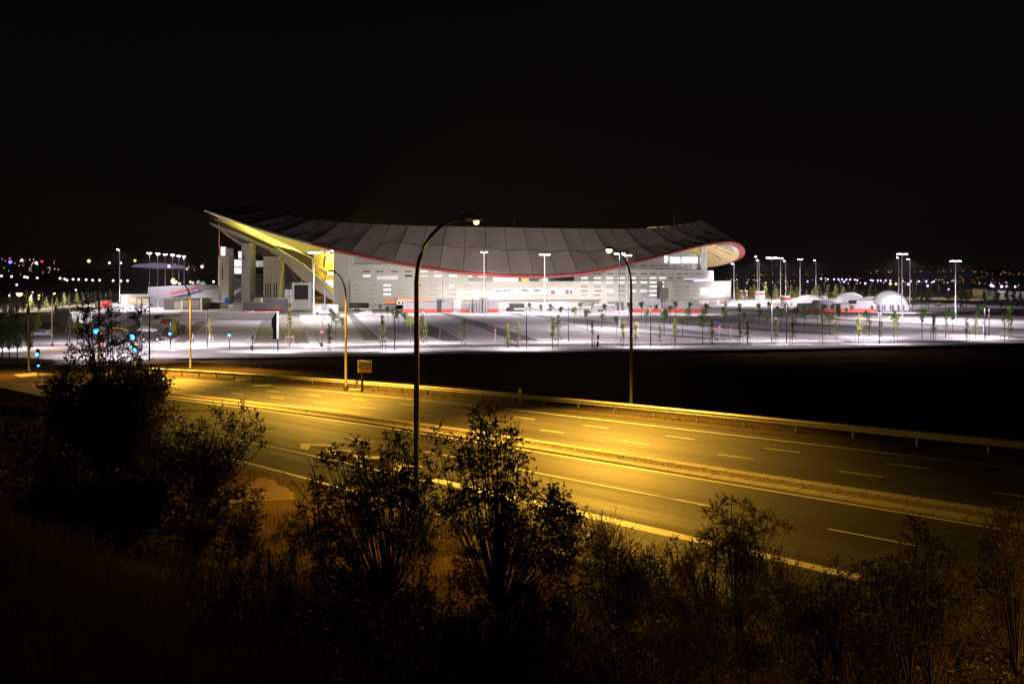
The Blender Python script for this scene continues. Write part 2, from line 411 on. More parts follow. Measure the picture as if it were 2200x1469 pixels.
walks = [[(757,672),(768,672),(842,731),(818,731)], [(545,690),(561,690),(545,737),(524,737)], [(644,675),(656,675),(684,738),(664,738)], [(975,673),(987,673),(1185,733),(1165,733)],
 [(1112,673),(1124,673),(1300,686),(1292,689)], [(1120,676),(1135,676),(1350,722),(1330,724)], [(1350,690),(1480,700),(1700,720),(1690,722),(1470,703)], [(1500,684),(1700,690),(1950,702),(1950,704),(1700,693),(1500,686.5)], [(1560,670),(1800,675),(2200,693),(2200,696),(1800,678),(1560,672.5)],
 [(1580,648),(1900,650),(1900,652.5),(1580,651)], [(1600,658),(2200,670),(2200,673),(1600,660)], [(0,757),(120,757),(210,770),(250,790),(180,795),(120,782),(0,775)], [(340,700),(380,690),(400,694),(350,712)]]
for i, p in enumerate(walks): poly('walkway', WALK, p, .122+.004*i)
# white arrows and dashes on the paving
ar = MB()
for cx, y0 in ((566,0),(590,0),(626,0),(642,0)):
    pass
def arrow(px, py, s=1.):
    c = PF(px, py, .185); b = MB(); b.box(c.x-.12*s, c.x+.12*s, c.y-1.5*s, c.y+.4*s, c.z, c.z+.004)
    b.prism([(c.x-.6*s, c.y+.4*s, c.z), (c.x+.6*s, c.y+.4*s, c.z), (c.x, c.y+1.4*s, c.z)], (0, 0, .004)); b.build('arrow_marking', PAINT, lot)
for p in ((570,693),(567,702),(564,712),(560,724),(584,724),(588,701),(614,721),(621,692),(626,703),(633,693),(639,705),(643,720),(760,691),(774,703),(792,719),(982,680),(1014,690),(1050,701),(955,721),(1145,693),(1310,700),(1378,712),(1250,718)): arrow(*p)
_pts = [(300+i*14.5, 741.5-(300+i*14.5-300)*.0072-3.5) for i in range(95)]
for x, y in _pts:
    c = PF(x, y, .185); MB().box(c.x-.32, c.x+.32, c.y-.9, c.y+.9, c.z, c.z+.004, rot=-.5, piv=(c.x, c.y)).build('dash_marking', PAINT, lot)
for i in range(20):
    c = PF(400+i*10, 688.5, .185); MB().box(c.x-.3, c.x+.3, c.y-.7, c.y+.7, c.z, c.z+.004).build('dash_marking', PAINT, lot)
# thin bay lines
for i in range(26):
    x = 1330 + i*33
    if x > 2190: break
    c0, c1 = PF(x, 727), PF(x-60, 716); d = (c1-c0).normalized()*.06; n = Vector((-d.y, d.x, 0)); b = MB()
    b.quad(c0-n+Vector((0,0,.187)), c0+n+Vector((0,0,.187)), c1+n+Vector((0,0,.187)), c1-n+Vector((0,0,.187))); b.build('bay_line', PAINT, lot)
# islands of the junction
isl = poly('planted_island', VERGE, [(-60,768),(0,767),(60,768),(110,772),(124,776),(110,781),(60,784),(0,784),(-60,783)], .25, thick=.18)
poly('traffic_island', WALK, [(28,805),(70,800),(120,804),(160,812),(120,820),(60,815)], .40, thick=.36)
poly('round_island', VERGE, [(380,694),(400,700),(396,715),(370,726),(345,722),(350,707)], .25, thick=.18)
poly('junction_road', LOTD, [(-60,788),(0,787),(70,790),(150,796),(200,800),(60,800),(0,797),(-60,795)], .114)
poly('service_road', LOTD, [(0,700),(120,692),(200,716),(300,728),(370,738),(200,738),(100,742),(0,745)], .118)

# ------------------------------------------------------------------ distant land
def ridge_z(x):
    return 12 + 20 + 30*sm((x-400)/1500) + 14*math.sin(x*.0021) + 8*math.sin(x*.0057+1)
b = MB(); xs = rng(-3600, 3600, 90)
for x in xs: b.v += [(x, 2500, -1), (x, 3300, 3300/2500*ridge_z(x)*.35), (x, 4300, ridge_z(x)*1.25), (x, 4800, -5)]
for i in range(89):
    for j in range(3): a = 4*i+j; b.f.append((a, a+4, a+5, a+1))
b.build('hills', mat("night hillside", (.02, .018, .014), 1., var=.4, scale=.01), kind='structure', smooth=True)
poly('dry_grassland', mat("dry grassland", (.19, .16, .075), 1., var=.3, scale=.05, bump=.3), [(1570,643),(1700,643),(1900,644),(2200,647),(2700,650),(2700,629),(2200,627),(1900,625),(1700,624),(1570,624)], .07)
poly('left_grassland', mat("dry grassland", (.19, .16, .075)), [(-400,700),(0,690),(120,668),(240,650),(260,640),(200,636),(0,640),(-400,650)], .07)
# ------------------------------------------------------------------ stadium
CX, CY, RA, RB = -19.0, 435.0, 141.0, 125.0
def el(th, k=1.0, a=None, b=None):
    t = R(th); return CX + (a or RA*k)*math.cos(t), CY + (b or RB*k)*math.sin(t)
def table(vals, th):
    n = len(vals); u = (th % 360) / (360/n); i = int(u); f = u - i; p0, p1, p2, p3 = (vals[(i+k-1) % n] for k in range(4))
    return p1 + .5*f*((p2-p0) + f*((2*p0-5*p1+4*p2-p3) + f*(3*(p1-p2)+p3-p0)))
RIMZ = [22.5,20.5,19.6,19.4,19.6,19.8,20,20,20.3,20.8,21.5,22.4,23.5,25,27.8,32.3,37.8,42.6,46,47,46,43.6,39.6,34.1,28.5,23,18.1,14.7,13.3,14.5,19.2,24.2,28,29.3,27.6,24.6]
KINKZ = [34,33.5,33,32.5,32,31.5,31,31,32,33,34,35,36.5,38,40,43,46,48,48,47.2,46,44,41.2,37,32,28.6,26.4,24.9,23.8,23.5,24.8,27.6,31,33.6,34.6,34.5]
RIDGEZ = [42,42,42,42.4,43,43.5,44,44.5,45,45.5,45.8,46,46.4,46.8,47.2,48,49,50,50.3,49.8,48.6,46.5,43.8,40,37.1,35.3,34.2,33.7,33.4,33.4,33.7,34.6,36.6,39.4,41.5,42.2]
KK, KR = .925, .86
stad = thing('stadium', 'large stadium with sweeping saddle shaped membrane roof and cream slotted walls', 'stadium', (CX, CY, 0))
NM = 96
def rim_p(th, dz=0., k=1.): x, y = el(th, k); return Vector((x, y, table(RIMZ, th) + dz))
def kink_p(j):
    th = j*360/NM; odd = j % 2; k = KK + (.005 if odd else -.004); x, y = el(th, k); return Vector((x, y, table(KINKZ, th) + (.35 if odd else -.35)))
def ridge_p(j):
    th = j*360/NM; x, y = el(th, KR); return Vector((x, y, table(RIDGEZ, th) + (.0)))
def panel(name, a, b_, c, d, n=4, sag=.45):
    """tensioned fabric panel: a subdivided sheet that sags between its edges"""
    m = MB(); cx = (b_-a).cross(d-a).normalized()
    g = .012
    for j in range(n+1):
        for i in range(n+1):
            u = g + (1-2*g)*i/n; v = g + (1-2*g)*j/n
            p = a.lerp(b_, u).lerp(d.lerp(c, u), v); m.v.append(tuple(p - cx*sag*math.sin(math.pi*u)*math.sin(math.pi*v)))
    for j in range(n):
        for i in range(n): q = j*(n+1)+i; m.f.append((q, q+1, q+n+2, q+n+1))
    return m.build(name, MEMB, stad, smooth=True)
for j in range(NM):
    th0, th1 = j*360/NM, (j+1)*360/NM; vis = th0 >= 165 or th0 < 15
    if not vis: continue
    a, b_ = rim_p(th0, .5), rim_p(th1, .5); c, d = kink_p(j+1), kink_p(j)
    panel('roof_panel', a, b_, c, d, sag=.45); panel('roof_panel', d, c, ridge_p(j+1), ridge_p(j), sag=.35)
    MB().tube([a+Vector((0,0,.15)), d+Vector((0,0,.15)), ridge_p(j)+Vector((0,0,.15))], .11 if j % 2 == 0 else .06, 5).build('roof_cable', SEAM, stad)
m = MB()                                             # far side of the roof, out of sight but closing the ring
js = list(range(4, 45))
for j in js: m.v += [tuple(rim_p(j*360/NM, .5)), tuple(kink_p(j)), tuple(ridge_p(j))]
for i in range(len(js)-1): m.f += [(3*i, 3*i+3, 3*i+4, 3*i+1), (3*i+1, 3*i+4, 3*i+5, 3*i+2)]
m.build('far_roof_skirt', MEMB, stad)
def ring(name, mt, fs, kind=None, closed=True, smooth=True):
    m = MB(); n = 144
    for i in range(n):
        th = i*360/n
        for f in fs: m.v.append(f(th))
    k = len(fs)
    for i in range(n):
        for q in range(k-1): a = i*k+q; b = ((i+1) % n)*k+q; m.f.append((a, b, b+1, a+1))
    return m.build(name, mt, stad, smooth=smooth)
def rp(k, tab, dz):
    return lambda th: (*el(th, k), table(tab, th) + dz)
# underside skin: rim > kink > ridge > inner opening; top skin from ridge to the inner edge
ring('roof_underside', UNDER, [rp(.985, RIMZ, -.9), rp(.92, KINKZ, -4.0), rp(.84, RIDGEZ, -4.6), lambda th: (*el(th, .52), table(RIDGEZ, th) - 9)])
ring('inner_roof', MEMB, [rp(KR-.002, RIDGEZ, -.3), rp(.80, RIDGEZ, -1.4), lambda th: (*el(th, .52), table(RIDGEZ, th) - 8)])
def arc(name, mt, fs, t0, t1, n=110):
    m = MB(); k = len(fs)
    for i in range(n+1):
        th = t0+(t1-t0)*i/n
        for f in fs: m.v.append(f(th))
    for i in range(n):
        for q in range(k-1): a = i*k+q; m.f.append((a, a+k, a+k+1, a+1))
    return m.build(name, mt, stad, smooth=False)
arc('rim_truss', RED, [rp(1.0, RIMZ, .45), rp(1.006, RIMZ, .1), rp(1.004, RIMZ, -.45), rp(.985, RIMZ, -.65), rp(.98, RIMZ, .5), rp(1.0, RIMZ, .6)], 244, 425)
arc('rim_edge', UNDER, [rp(1.0, RIMZ, .3), rp(1.003, RIMZ, .0), rp(1.002, RIMZ, -.4), rp(.985, RIMZ, -.65), rp(.98, RIMZ, .2), rp(1.0, RIMZ, .3)], 65, 244)
for dth in (5,13,21,340,347,354,30):                 # struts seen under the lifted end
    p, q = rim_p(dth, -.7), Vector((*el(dth, .9), table(KINKZ, dth) - 5.2)); MB().tube([p, q], .3, 5).build('strut', TAN, stad)
for k in range(3):                                    # ceiling rings
    kk = (.955, .9, .86)[k]
    m = MB().tube([Vector((*el(t, kk), table(RIMZ, t)*(1-(1-kk)/.08) + table(KINKZ, t)*((1-kk)/.08) - 3.2 if kk > .92 else table(KINKZ, t)*.5+table(RIDGEZ, t)*.5-5)) for t in range(-40, 60, 4)], .25, 5, False); m.build('ceiling_ring', UNDER, stad)
# ---- walls
def wall(name, mt, a, b_, z0, z1, t0, t1, thick=1.2, n=60, ztop=None):
    m = MB()
    for i in range(n+1):
        th = t0 + (t1-t0)*i/n; x, y = el(th, 1, a, b_); x2, y2 = el(th, 1, a-thick, b_-thick); zt = ztop(th) if ztop else z1
        m.v += [(x, y, z0), (x, y, zt), (x2, y2, zt), (x2, y2, z0)]
    for i in range(n):
        for q in range(4): A = i*4+q; B = i*4+(q+1) % 4; m.f.append((A, A+4, B+4, B))
    m.f += [(0, 1, 2, 3), (n*4+3, n*4+2, n*4+1, n*4)]
    return m.build(name, mt, stad)
def th_at(px, a, b_):
    """angle on the near side of an upright ellipse wall seen at image column px"""
    m = (px-HX)/F; best = None
    for i in range(1700, 3701):
        t = i/10; x, y = el(t, 1, a, b_); e = abs(x/y - m)
        x2, y2 = el(t+.1, 1, a, b_)
        if best is None or e < best[0] - 1e-9 and y <= CY + 5: best = (e, t)
    return best[1]
def near_th(px, a, b_):
    m = (px-HX)/F; lo, hi = None, None
    # near side runs left (180+) to right (360); x/y is monotone between its extremes
    ts = [190+.25*i for i in range(680)]; vals = [(el(t, 1, a, b_)[0]/el(t, 1, a, b_)[1]) for t in ts]
    i0 = min(range(len(ts)), key=lambda i: vals[i]); i1 = max(range(len(ts)), key=lambda i: vals[i])
    for i in range(i0, i1):
        if vals[i] <= m <= vals[i+1]: return ts[i] + .25*(m-vals[i])/(vals[i+1]-vals[i]+1e-12)
    return ts[i0] if m < vals[i0] else ts[i1]
DA, DB = 117.0, 112.0
tL = near_th(718, DA, DB)
wall('drum_wall', WALLU, DA, DB, 0, 24, tL, 362, ztop=lambda th: min(24.5, table(RIMZ, th) + 5.5) if th > 240 else min(31, table(RIMZ, th)+4))
UA, UB = 126.0, 113.6
tU = near_th(747, UA, UB)
tUe = near_th(1006, UA, UB); tU2 = near_th(1371, UA, UB)
wall('upper_block', WALLM, UA, UB, 0, 18.2, tU, tUe, thick=3, n=16)
wall('upper_block', WALLM, UA, UB, 0, 16.4, near_th(1300, UA, UB), 357, thick=6, n=24)
PA, PB = 135.0, 115.4
tP = near_th(753, PA, PB); tPe = near_th(950, PA, PB); tR = near_th(1445, PA, PB)
wall('podium_wall', WALLM, PA, PB, 0, 11.6, tP, tPe, thick=4, n=16)
wall('podium_wall', WALLM, PA-1.5, PB-1.3, 0, 11.2, tPe+.02, near_th(1417, PA, PB), thick=4, n=30)
wall('podium_wall', WALLM, PA, PB, 3.2, 11.0, tR, 356, thick=6, n=20)
wall('podium_base', WALLM, PA-1, PB-1, 0, 3.2, tR, 356, thick=5, n=20)
wall('recess_wall', CONC, PA-7, PB-2.6, 0, 11, near_th(1417, PA, PB)-.3, tR+.4, thick=1, n=4)
def wbox(name, mt, px0, px1, y0, y1, a, b_, proud=.10, parent=None, depth=.25):
    """box lying on an elliptical wall between two image columns and rows"""
    t0, t1 = near_th(px0, a, b_), near_th(px1, a, b_); m = MB(); n = max(1, int((t1-t0)/2)+1)
    xm, ym = el((t0+t1)/2, 1, a, b_); z0, z1 = hz(y1, ym), hz(y0, ym)
    for i in range(n+1):
        th = t0+(t1-t0)*i/n; x, y = el(th, 1, a+proud, b_+proud); x2, y2 = el(th, 1, a+proud-depth, b_+proud-depth)
        m.v += [(x, y, z0), (x, y, z1), (x2, y2, z1), (x2, y2, z0)]
    for i in range(n):
        for q in range(4): A = i*4+q; B = i*4+(q+1) % 4; m.f.append((A, A+4, B+4, B))
    m.f += [(0, 1, 2, 3), (n*4+3, n*4+2, n*4+1, n*4)]
    return m.build(name, mt, parent or stad)
FRAMEM = mat("window reveal", (.34, .33, .30), .7)
def win(px, y, lit, w=15, h=2.2, a=DA, b_=DB):
    mt = {0: GLASSD, 1: L_WIN, 2: L_WIN2, 3: FRAMEM}[lit]
    wbox('window', mt, px-w/2, px+w/2, y-h/2, y+h/2, a, b_, proud=.12 if lit else .08)
# left upper rows (upper block left)
for x, l in ((788,0),(816,0),(847,0),(878,0),(911,1),(941,1),(973,1)): win(x, 583.2, l, 15, 2.2, UA, UB)
for x, l in ((788,1),(878,0),(911,2),(941,1),(973,1)): win(x, 592.8, l, 16, 3.2, UA, UB)
for x, l in ((1005,1),(1037,1)): win(x, 593.8, l, 18, 3, DA, DB)
for x, l in ((887,2),(909,2)): win(x, 574, l, 10, 1.8, DA, DB)
wbox('window', L_WIN2, 810, 855, 593, 600.5, UA, UB)
for x in (973,1005,1037): win(x, 603.6, 1, 18, 2.2, PA-1.5, PB-1.3) if x > 1e6 else None
# podium rows
for y in (613, 622.5, 632.5): win(832, y, 1, 15, 3.2, PA, PB)
for y in (622, 632, 642):
    for x in (767, 797, 862): win(x, y, 3, 13, 1.0, PA, PB)
for x in (767, 803, 901): win(x, 612.6, 0 if x == 901 else 3, 9, 1.4, PA, PB)
for y in (613.5, 623, 633): win(932, y, 3, 16, 1.3, PA, PB)
for x in (973, 1005, 1037):
    for y in (613.5, 623, 632.5): win(x, y, 0 if x == 973 else 3, 16, 1.7 if x == 973 else 1.3, PA-1.5, PB-1.3)
    win(x, 604.4, 1, 17, 2.4, DA+.1, DB+.1) if False else None
win(973, 642, 3, 16, 1.3, PA-1.5, PB-1.3)
# long gallery windows
PLm, PLb = PA-1.5, PB-1.3
g = wbox('gallery_window', L_WIN, 1060, 1113, 593.8, 604.5, DA+.4, DB+.4)
g = wbox('gallery_window', L_YEL, 1121, 1136, 594.5, 604, DA+.4, DB+.4); wbox('gallery_window', GLASSD, 1137, 1233, 594, 604.5, DA+.4, DB+.4); wbox('gallery_window', GLASSD, 1114, 1120, 594, 604.5, DA+.4, DB+.4)
L_GAL = emis('gallery glass', (.82, .77, .80), .62); L_GAL2 = emis('gallery interior', (1, .95, .93), .85)
for x0, x1, l in ((1061,1113,0),(1119,1177,0),(1182,1233,0)): wbox('gallery_window', L_GAL, x0, x1, 620, 633, PLm, PLb)
for x0, x1 in ((1103,1108),(1163,1168),(1170,1175),(1196,1199),(1208,1212),(1198,1210)): wbox('bright_interior', L_GAL2, x0, x1, 620.5 if x1-x0 < 10 else 620.5, 632.5 if x1-x0 < 10 else 622.5, PLm, PLb, proud=.15)
for x0, x1, y0, y1 in ((1063,1080,623,626),(1082,1090,622,626),(1092,1097,622,626),(1121,1134,622,626),(1147,1160,622,626),(1183,1192,624,632),(1214,1222,622,632),(1224,1230,623,632),(1067,1070,629,632),(1078,1082,629,631)): wbox('interior_object', mat('gallery furniture', (.30,.24,.24), .7), x0, x1, y0, y1, PLm, PLb, proud=.2)
for x0, x1 in ((1061,1113),(1119,1177),(1182,1233)): wbox('window_sill', WALLM, x0-1, x1+1, 633, 634.2, PLm, PLb, proud=.5, depth=.6)
# right drum rows
for x, l in ((1358,0),(1383,0),(1403,0),(1424,0),(1434,0),(1449,0),(1461,0),(1475,0),(1484,0),(1494,0),(1502,0),(1508,0)):
    w = 12 if x < 1430 else max(3, 9-(x-1430)*.08); win(x, 570.3, l, w, 1.6)
for x in (1334,1359,1383,1403,1420,1434,1449,1461,1475,1484,1494,1502,1508):
    w = 12 if x < 1430 else max(3, 9-(x-1430)*.08); win(x, 579.3, 0, w, 1.7)
rows = {588: [(1283,0),(1310,0),(1335,0),(1359,0),(1383,0),(1403,0),(1423,3),(1443,3),(1459,0),(1474,0),(1488,3),(1500,0),(1510,3)],
 597.2: [(1256,1),(1283,1),(1310,1),(1335,1),(1359,1),(1383,2),(1403,1),(1423,1),(1441,0),(1458,0)],
 606.5: [(1256,1),(1283,1),(1310,1),(1335,1),(1359,1),(1383,1),(1403,1),(1423,1),(1440,0)],
 615.5: [(1255,0),(1283,0),(1310,3),(1335,0),(1359,3),(1383,3),(1404,1),(1422,1)],
 625: [(1255,0),(1285,0),(1310,1),(1335,0),(1359,1),(1382,1),(1403,1)],
 634: [(1255,3),(1283,0),(1310,3),(1335,3),(1383,3),(1403,1)]}
for y, lst in rows.items():
    for x, l in lst:
        a, b_ = (PLm, PLb) if y > 604 and x < 1415 else ((UA, UB) if x >= 1301 or y > 604 else (DA, DB))
        win(x, y, l, 14 if x < 1440 else 8, 3.0 if l == 1 else 1.6, a, b_)
wbox('wide_window', L_WIN2, 1470, 1528, 597.5, 604.5, UA, UB); wbox('wide_window', GLASSD, 1471, 1490, 602.5, 604.8, UA+.2, UB+.2); wbox('wide_window', L_WIN, 1491, 1512, 602.6, 604.4, UA+.2, UB+.2)
for y in (616, 625.5, 634):
    for x in (1456, 1476, 1494): win(x, y, 3, 9, 1.3, PA, PB)
for x0, x1, l in ((1505,1521,1),(1523,1533,2),(1534,1546,2),(1547,1558,2),(1559,1566,2)): wbox('wide_window', L_WIN if l == 1 else L_WIN2, x0, x1, 619, 632.5, PA, PB)
wbox('service_door', FRAMEM, 1547, 1560, 645, 656, PA-1, PB-1); wbox('service_door', FRAMEM, 1568, 1574, 645, 654, PA-1, PB-1); wbox('service_door', FRAMEM, 1523, 1540, 646, 657, PA-1, PB-1)
wbox('ledge', CONC, 995, 1288, 643.5, 646, PLm, PLb, proud=1.2, depth=1.3)
for x0, x1, t in ((1250,1287,0),(1305,1340,0)): wbox('service_door', FRAMEM, x0, x1, 647, 658, PLm, PLb)
wbox('shop_front', L_WIN, 1180, 1222, 649, 659, PLm, PLb, proud=.15); wbox('shop_front', L_WIN2, 1128, 1176, 650, 659, PLm, PLb, proud=.15)
wbox('wall_panel', CONC, 1417, 1441, 619, 641, PA-4, PB-1.5, proud=.3) 
# left end wall of the drum
m = MB(); t = near_th(718, DA+3, DB+3); x0, y0 = el(t, 1, DA+3, DB+3); x1, y1 = el(near_th(750, DA+3, DB+3), 1, DA+3, DB+3)
m.prism([(x0, y0, 0), (x1, y1, 0), (x1, y1, hz(549, y1)), (x0, y0, hz(541, y0))], (3, 5, 0)); m.build('end_wall', WALLM, stad)
# tower beside the lifted end and glowing strips painted in for the lit far roof underside
tt = near_th(1511, DA+1, DB+1); x0, y0 = el(tt, 1, DA+1, DB+1)
MB().box(at(1505, 600, y0).x, at(1518, 600, y0).x, y0-1.5, y0+6, 12, hz(531, y0)).build('stair_tower', WALLU, stad)
for xx in (1507, 1514.5): MB().box(at(xx, 600, y0).x, at(xx+1.4, 600, y0).x, y0-1.75, y0-1.5, hz(543, y0), hz(532, y0)).build('tower_light', L_YEL, stad)
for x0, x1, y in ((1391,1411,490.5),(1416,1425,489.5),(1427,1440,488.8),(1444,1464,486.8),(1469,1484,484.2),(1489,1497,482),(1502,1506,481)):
    Y = 400; MB().prism([at(x0, y+.9, Y), at(x1, y-.5, Y), at(x1, y-3.4, Y), at(x0, y-1.6, Y)], (0, .6, 0)).build('underside_glow_strip', L_YEL, stad)
for px, y in ((1105,470),(1448,463)): MB().tube([at(px, 492, 345), at(px, y, 345)], .12, 5).build('aerial', DARK, stad)
# glowing name and crest on the drum
sg = thing('stadium_sign', 'glowing white name letters on the curved wall under the roof edge', 'sign', (0, 0, 0))
def glyphs(txt, px0, px1, y0, y1, a, b_, mt, parent, weight=.03):
    adv = []
    objs = []
    for ch in txt:
        cu = bpy.data.curves.new('letter_curve', 'FONT'); cu.body = ch; cu.size = 1; cu.extrude = .04; cu.offset = weight; cu.align_x = 'CENTER'; cu.resolution_u = 2
        o = bpy.data.objects.new('letter_curve', cu); adv.append({'W': 1.25, 'M': 1.15, 'I': .45, ' ': .55, 'L': .8, 'E': .85, 'T': .85}.get(ch, 1.0)); objs.append((ch, o))
    tot = sum(adv); run = 0
    for (ch, o), w in zip(objs, adv):
        px = px0 + (px1-px0)*(run + w/2)/tot; run += w
        if ch == ' ': continue
        t = near_th(px, a, b_); x, y = el(t, 1, a+.4, b_+.4); z0, z1 = hz(y1, y), hz(y0, y); h = (z1-z0)/.70
        wd = (px1-px0)*w/tot/F*y
        tang = math.atan2(b_*math.cos(R(t)), -a*math.sin(R(t)))
        o.location = (x, y, z0); o.rotation_euler = (R(90), 0, tang); 
        ww = .72*(1.28 if ch in 'WM' else (.4 if ch == 'I' else 1))
        o.scale = (wd/ww*.97, h, h); S.collection.objects.link(o); me = bpy.data.meshes.new_from_object(o); me.name = 'letter'; me.materials.clear(); me.materials.append(mt)
        lo = bpy.data.objects.new('letter', me); lo.location = o.location; lo.rotation_euler = o.rotation_euler; lo.scale = o.scale; S.collection.objects.link(lo); lo.parent = parent; bpy.data.objects.remove(o)
glyphs("WANDA METROPOLITANO", 1438, 1514, 553, 564.5, DA, DB, L_SIGN, sg, .045)
t = near_th(1429, DA, DB); x, y = el(t, 1, DA+.3, DB+.3); m = MB(); w = 5.3/F*y; zc = hz(557.5, y); h = 7.8/F*y
pr = [(-w*.85, .85*h), (0, h), (w*.85, .85*h), (w, .1*h), (w*.7, -.55*h), (0, -h), (-w*.7, -.55*h), (-w, .1*h)]
m.prism([(x+u, y+.1*u, zc+v) for u, v in pr], (.05, .3, 0)); m.build('crest', L_SIGN, sg)
for i in range(3): MB().box(x-w*.5+i*w*.4, x-w*.36+i*w*.4, y-.15, y-.05, zc-h*.4, zc+h*.3).build('crest_stripe', mat("crest red", (.6, .3, .35), .5), sg)

# ------------------------------------------------------------------ open grandstand at the lifted left end
def slab(name, mt, pts, Y0, dy, parent=None):
    return MB().prism([at(x, y, Y0) for x, y in pts], (0, dy, 0)).build(name, mt, parent or stad)
gs = thing('grandstand', 'old concrete grandstand with raking beams and towers under the raised roof end', 'grandstand', (-90, 400, 0))
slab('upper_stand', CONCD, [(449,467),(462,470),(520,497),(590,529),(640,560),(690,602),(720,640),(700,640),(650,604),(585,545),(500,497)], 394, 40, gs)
slab('raker_beam', CONC, [(585,533),(596,534),(650,566),(690,602),(722,636),(722,650),(705,640),(650,602),(600,552),(578,540)], 388, 2, gs)
slab('raker_beam', CONC, [(447,478),(460,481),(520,506),(585,535),(585,540),(520,513),(462,487)], 390, 2, gs)
slab('raker_beam', CONC, [(460,485),(475,492),(524,527),(514,526),(485,505)], 391, 1.5, gs)
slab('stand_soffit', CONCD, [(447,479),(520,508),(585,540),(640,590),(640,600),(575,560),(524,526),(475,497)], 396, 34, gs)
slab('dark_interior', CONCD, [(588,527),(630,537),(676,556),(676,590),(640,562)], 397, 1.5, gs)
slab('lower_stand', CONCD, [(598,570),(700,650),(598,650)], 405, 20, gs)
for i, x in enumerate((600, 612, 624, 636)): slab('sloping_wall', CONC if i > 1 else CONCD, [(x,580+i*5),(x+3,580+i*5),(x+24,605+i*4),(x+20,606+i*4)], 400+i, 1, gs)
def tower(x0, x1, yt, yb, depth, slits, label):
    Yg = 384; t = thing('concrete_tower', label, 'tower', (at((x0+x1)/2, yb, Yg).x, Yg, 0), group='concrete stair towers of the grandstand')
    X0, X1 = at(x0, yb, Yg).x, at(x1, yb, Yg).x; zt = hz(yt, Yg)
    MB().box(X0, X1, Yg, Yg+depth, 0, zt).build('shaft', CONC, t)
    for i in range(12): MB().box(X0-.03, X1+.03, Yg-.03, Yg+.2, 2+i*2.6, 2.12+i*2.6).build('joint', CONCD, t) if 2+i*2.6 < zt-1 else None
    for (a, c, d) in slits: MB().box(at(a, 0, Yg).x, at(a+2.2, 0, Yg).x, Yg-.05, Yg+.3, hz(d, Yg), hz(c, Yg)).build('slit_window', GLASSD, t)
    for i in range(9):
        for j in range(3 if x1-x0 > 20 else 1):
            xx = X0+(X1-X0)*(.25+.25*j); z = 4+i*2.6
            if z < zt-2: MB().box(xx-.25, xx+.25, Yg-.05, Yg+.2, z, z+.3).build('vent', CONCD, t)
    return t
tower(473, 491, 550, 648, 8, [(477, 573, 600)], 'slim concrete tower with one slit window beside the red flagpole')
tower(519, 537, 523, 648, 9, [(523, 547, 560)], 'tallest concrete tower reaching the raking beam behind the balconies')
tower(566, 600, 551, 650, 9, [(570,609,640),(575,609,640),(580,609,640),(588,609,640),(593,609,640)], 'broad concrete tower with five tall slits at its foot')
for x0, x1, y0, y1, l in ((484,494,533,550,0),(502,518,558,573,1),(491,515,574,588,1),(541,559,560,573,2),(512,517,540,555,1),(474,478,530,549,1)):
    slab('lit_room', [FRAMEM, L_WIN, L_WIN2][l], [(x0,y0),(x1,y0),(x1,y1),(x0,y1)], 398, 5, gs)
for x0, x1, y in ((491,520,556),(491,520,573),(491,520,588),(537,568,573),(491,520,600),(537,568,600)): slab('deck', CONC, [(x0,y),(x1,y),(x1,y+2),(x0,y+2)], 397, 12, gs)
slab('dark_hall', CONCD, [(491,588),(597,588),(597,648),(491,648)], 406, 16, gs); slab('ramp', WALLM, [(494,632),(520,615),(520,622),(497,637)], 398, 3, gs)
slab('railing', CONC, [(488,632),(560,635),(560,636),(488,633)], 386, .2, gs)
for i in range(12): slab('baluster', DARK, [(489+i*6,632),(489.8+i*6,632),(489.8+i*6,642),(489+i*6,642)], 386, .2, gs)
slab('glazed_hall', L_WIN2, [(598,622),(625,622),(625,636),(598,636)], 398, 4, gs); slab('glazed_hall', L_WIN2, [(598,638),(625,638),(625,655),(598,655)], 397, 4, gs)
for x in (601,606,612,618,622): slab('mullion', GREY, [(x,622),(x+1,622),(x+1,655),(x,655)], 396, .5, gs)
# interior with a stair seen past the stand, yellow light put into its colour
YW = mat("wall with yellow light painted in", (.75, .62, .12), .7)
slab('inner_wall', YW, [(674,546),(716,546),(716,632),(700,610),(674,588)], 402, 1.5, gs)
slab('stair', YW, [(684,572),(690,575),(714,592),(714,598),(688,582)], 396, 3, gs); slab('stair', YW, [(696,548),(703,550),(698,575),(692,574)], 398, 3, gs)
slab('bright_opening', L_WIN, [(697,602),(714,602),(714,618),(697,604)], 394, 2, gs)
for k, c in ((671, WHITEP), (675, WHITEP)): MB().tube([at(k, 588, 393), at(k, 555, 393)], .25, 6).build('post', c, gs)
# unseen floodlights added inside the bowl to light the roof underside
for x, y, z, w in ((-137, 428, 42.5, 36000), (-117, 425, 37, 85000), (-99, 418, 31, 105000), (-88, 400, 23.5, 32000)): lamp('POINT', 'bowl_light', (x, y, z), w, (1.0, .80, .13), size=1.5)
for x, y, z, w in ((100, 425, 21, 9000), (88, 445, 26, 16000)): lamp('POINT', 'bowl_light', (x, y, z), w, (1.0, .66, .34), size=1.5)
lamp('POINT', 'bowl_light', (104, 395, 18.5), 4500, (.93, .92, 1), size=1.)
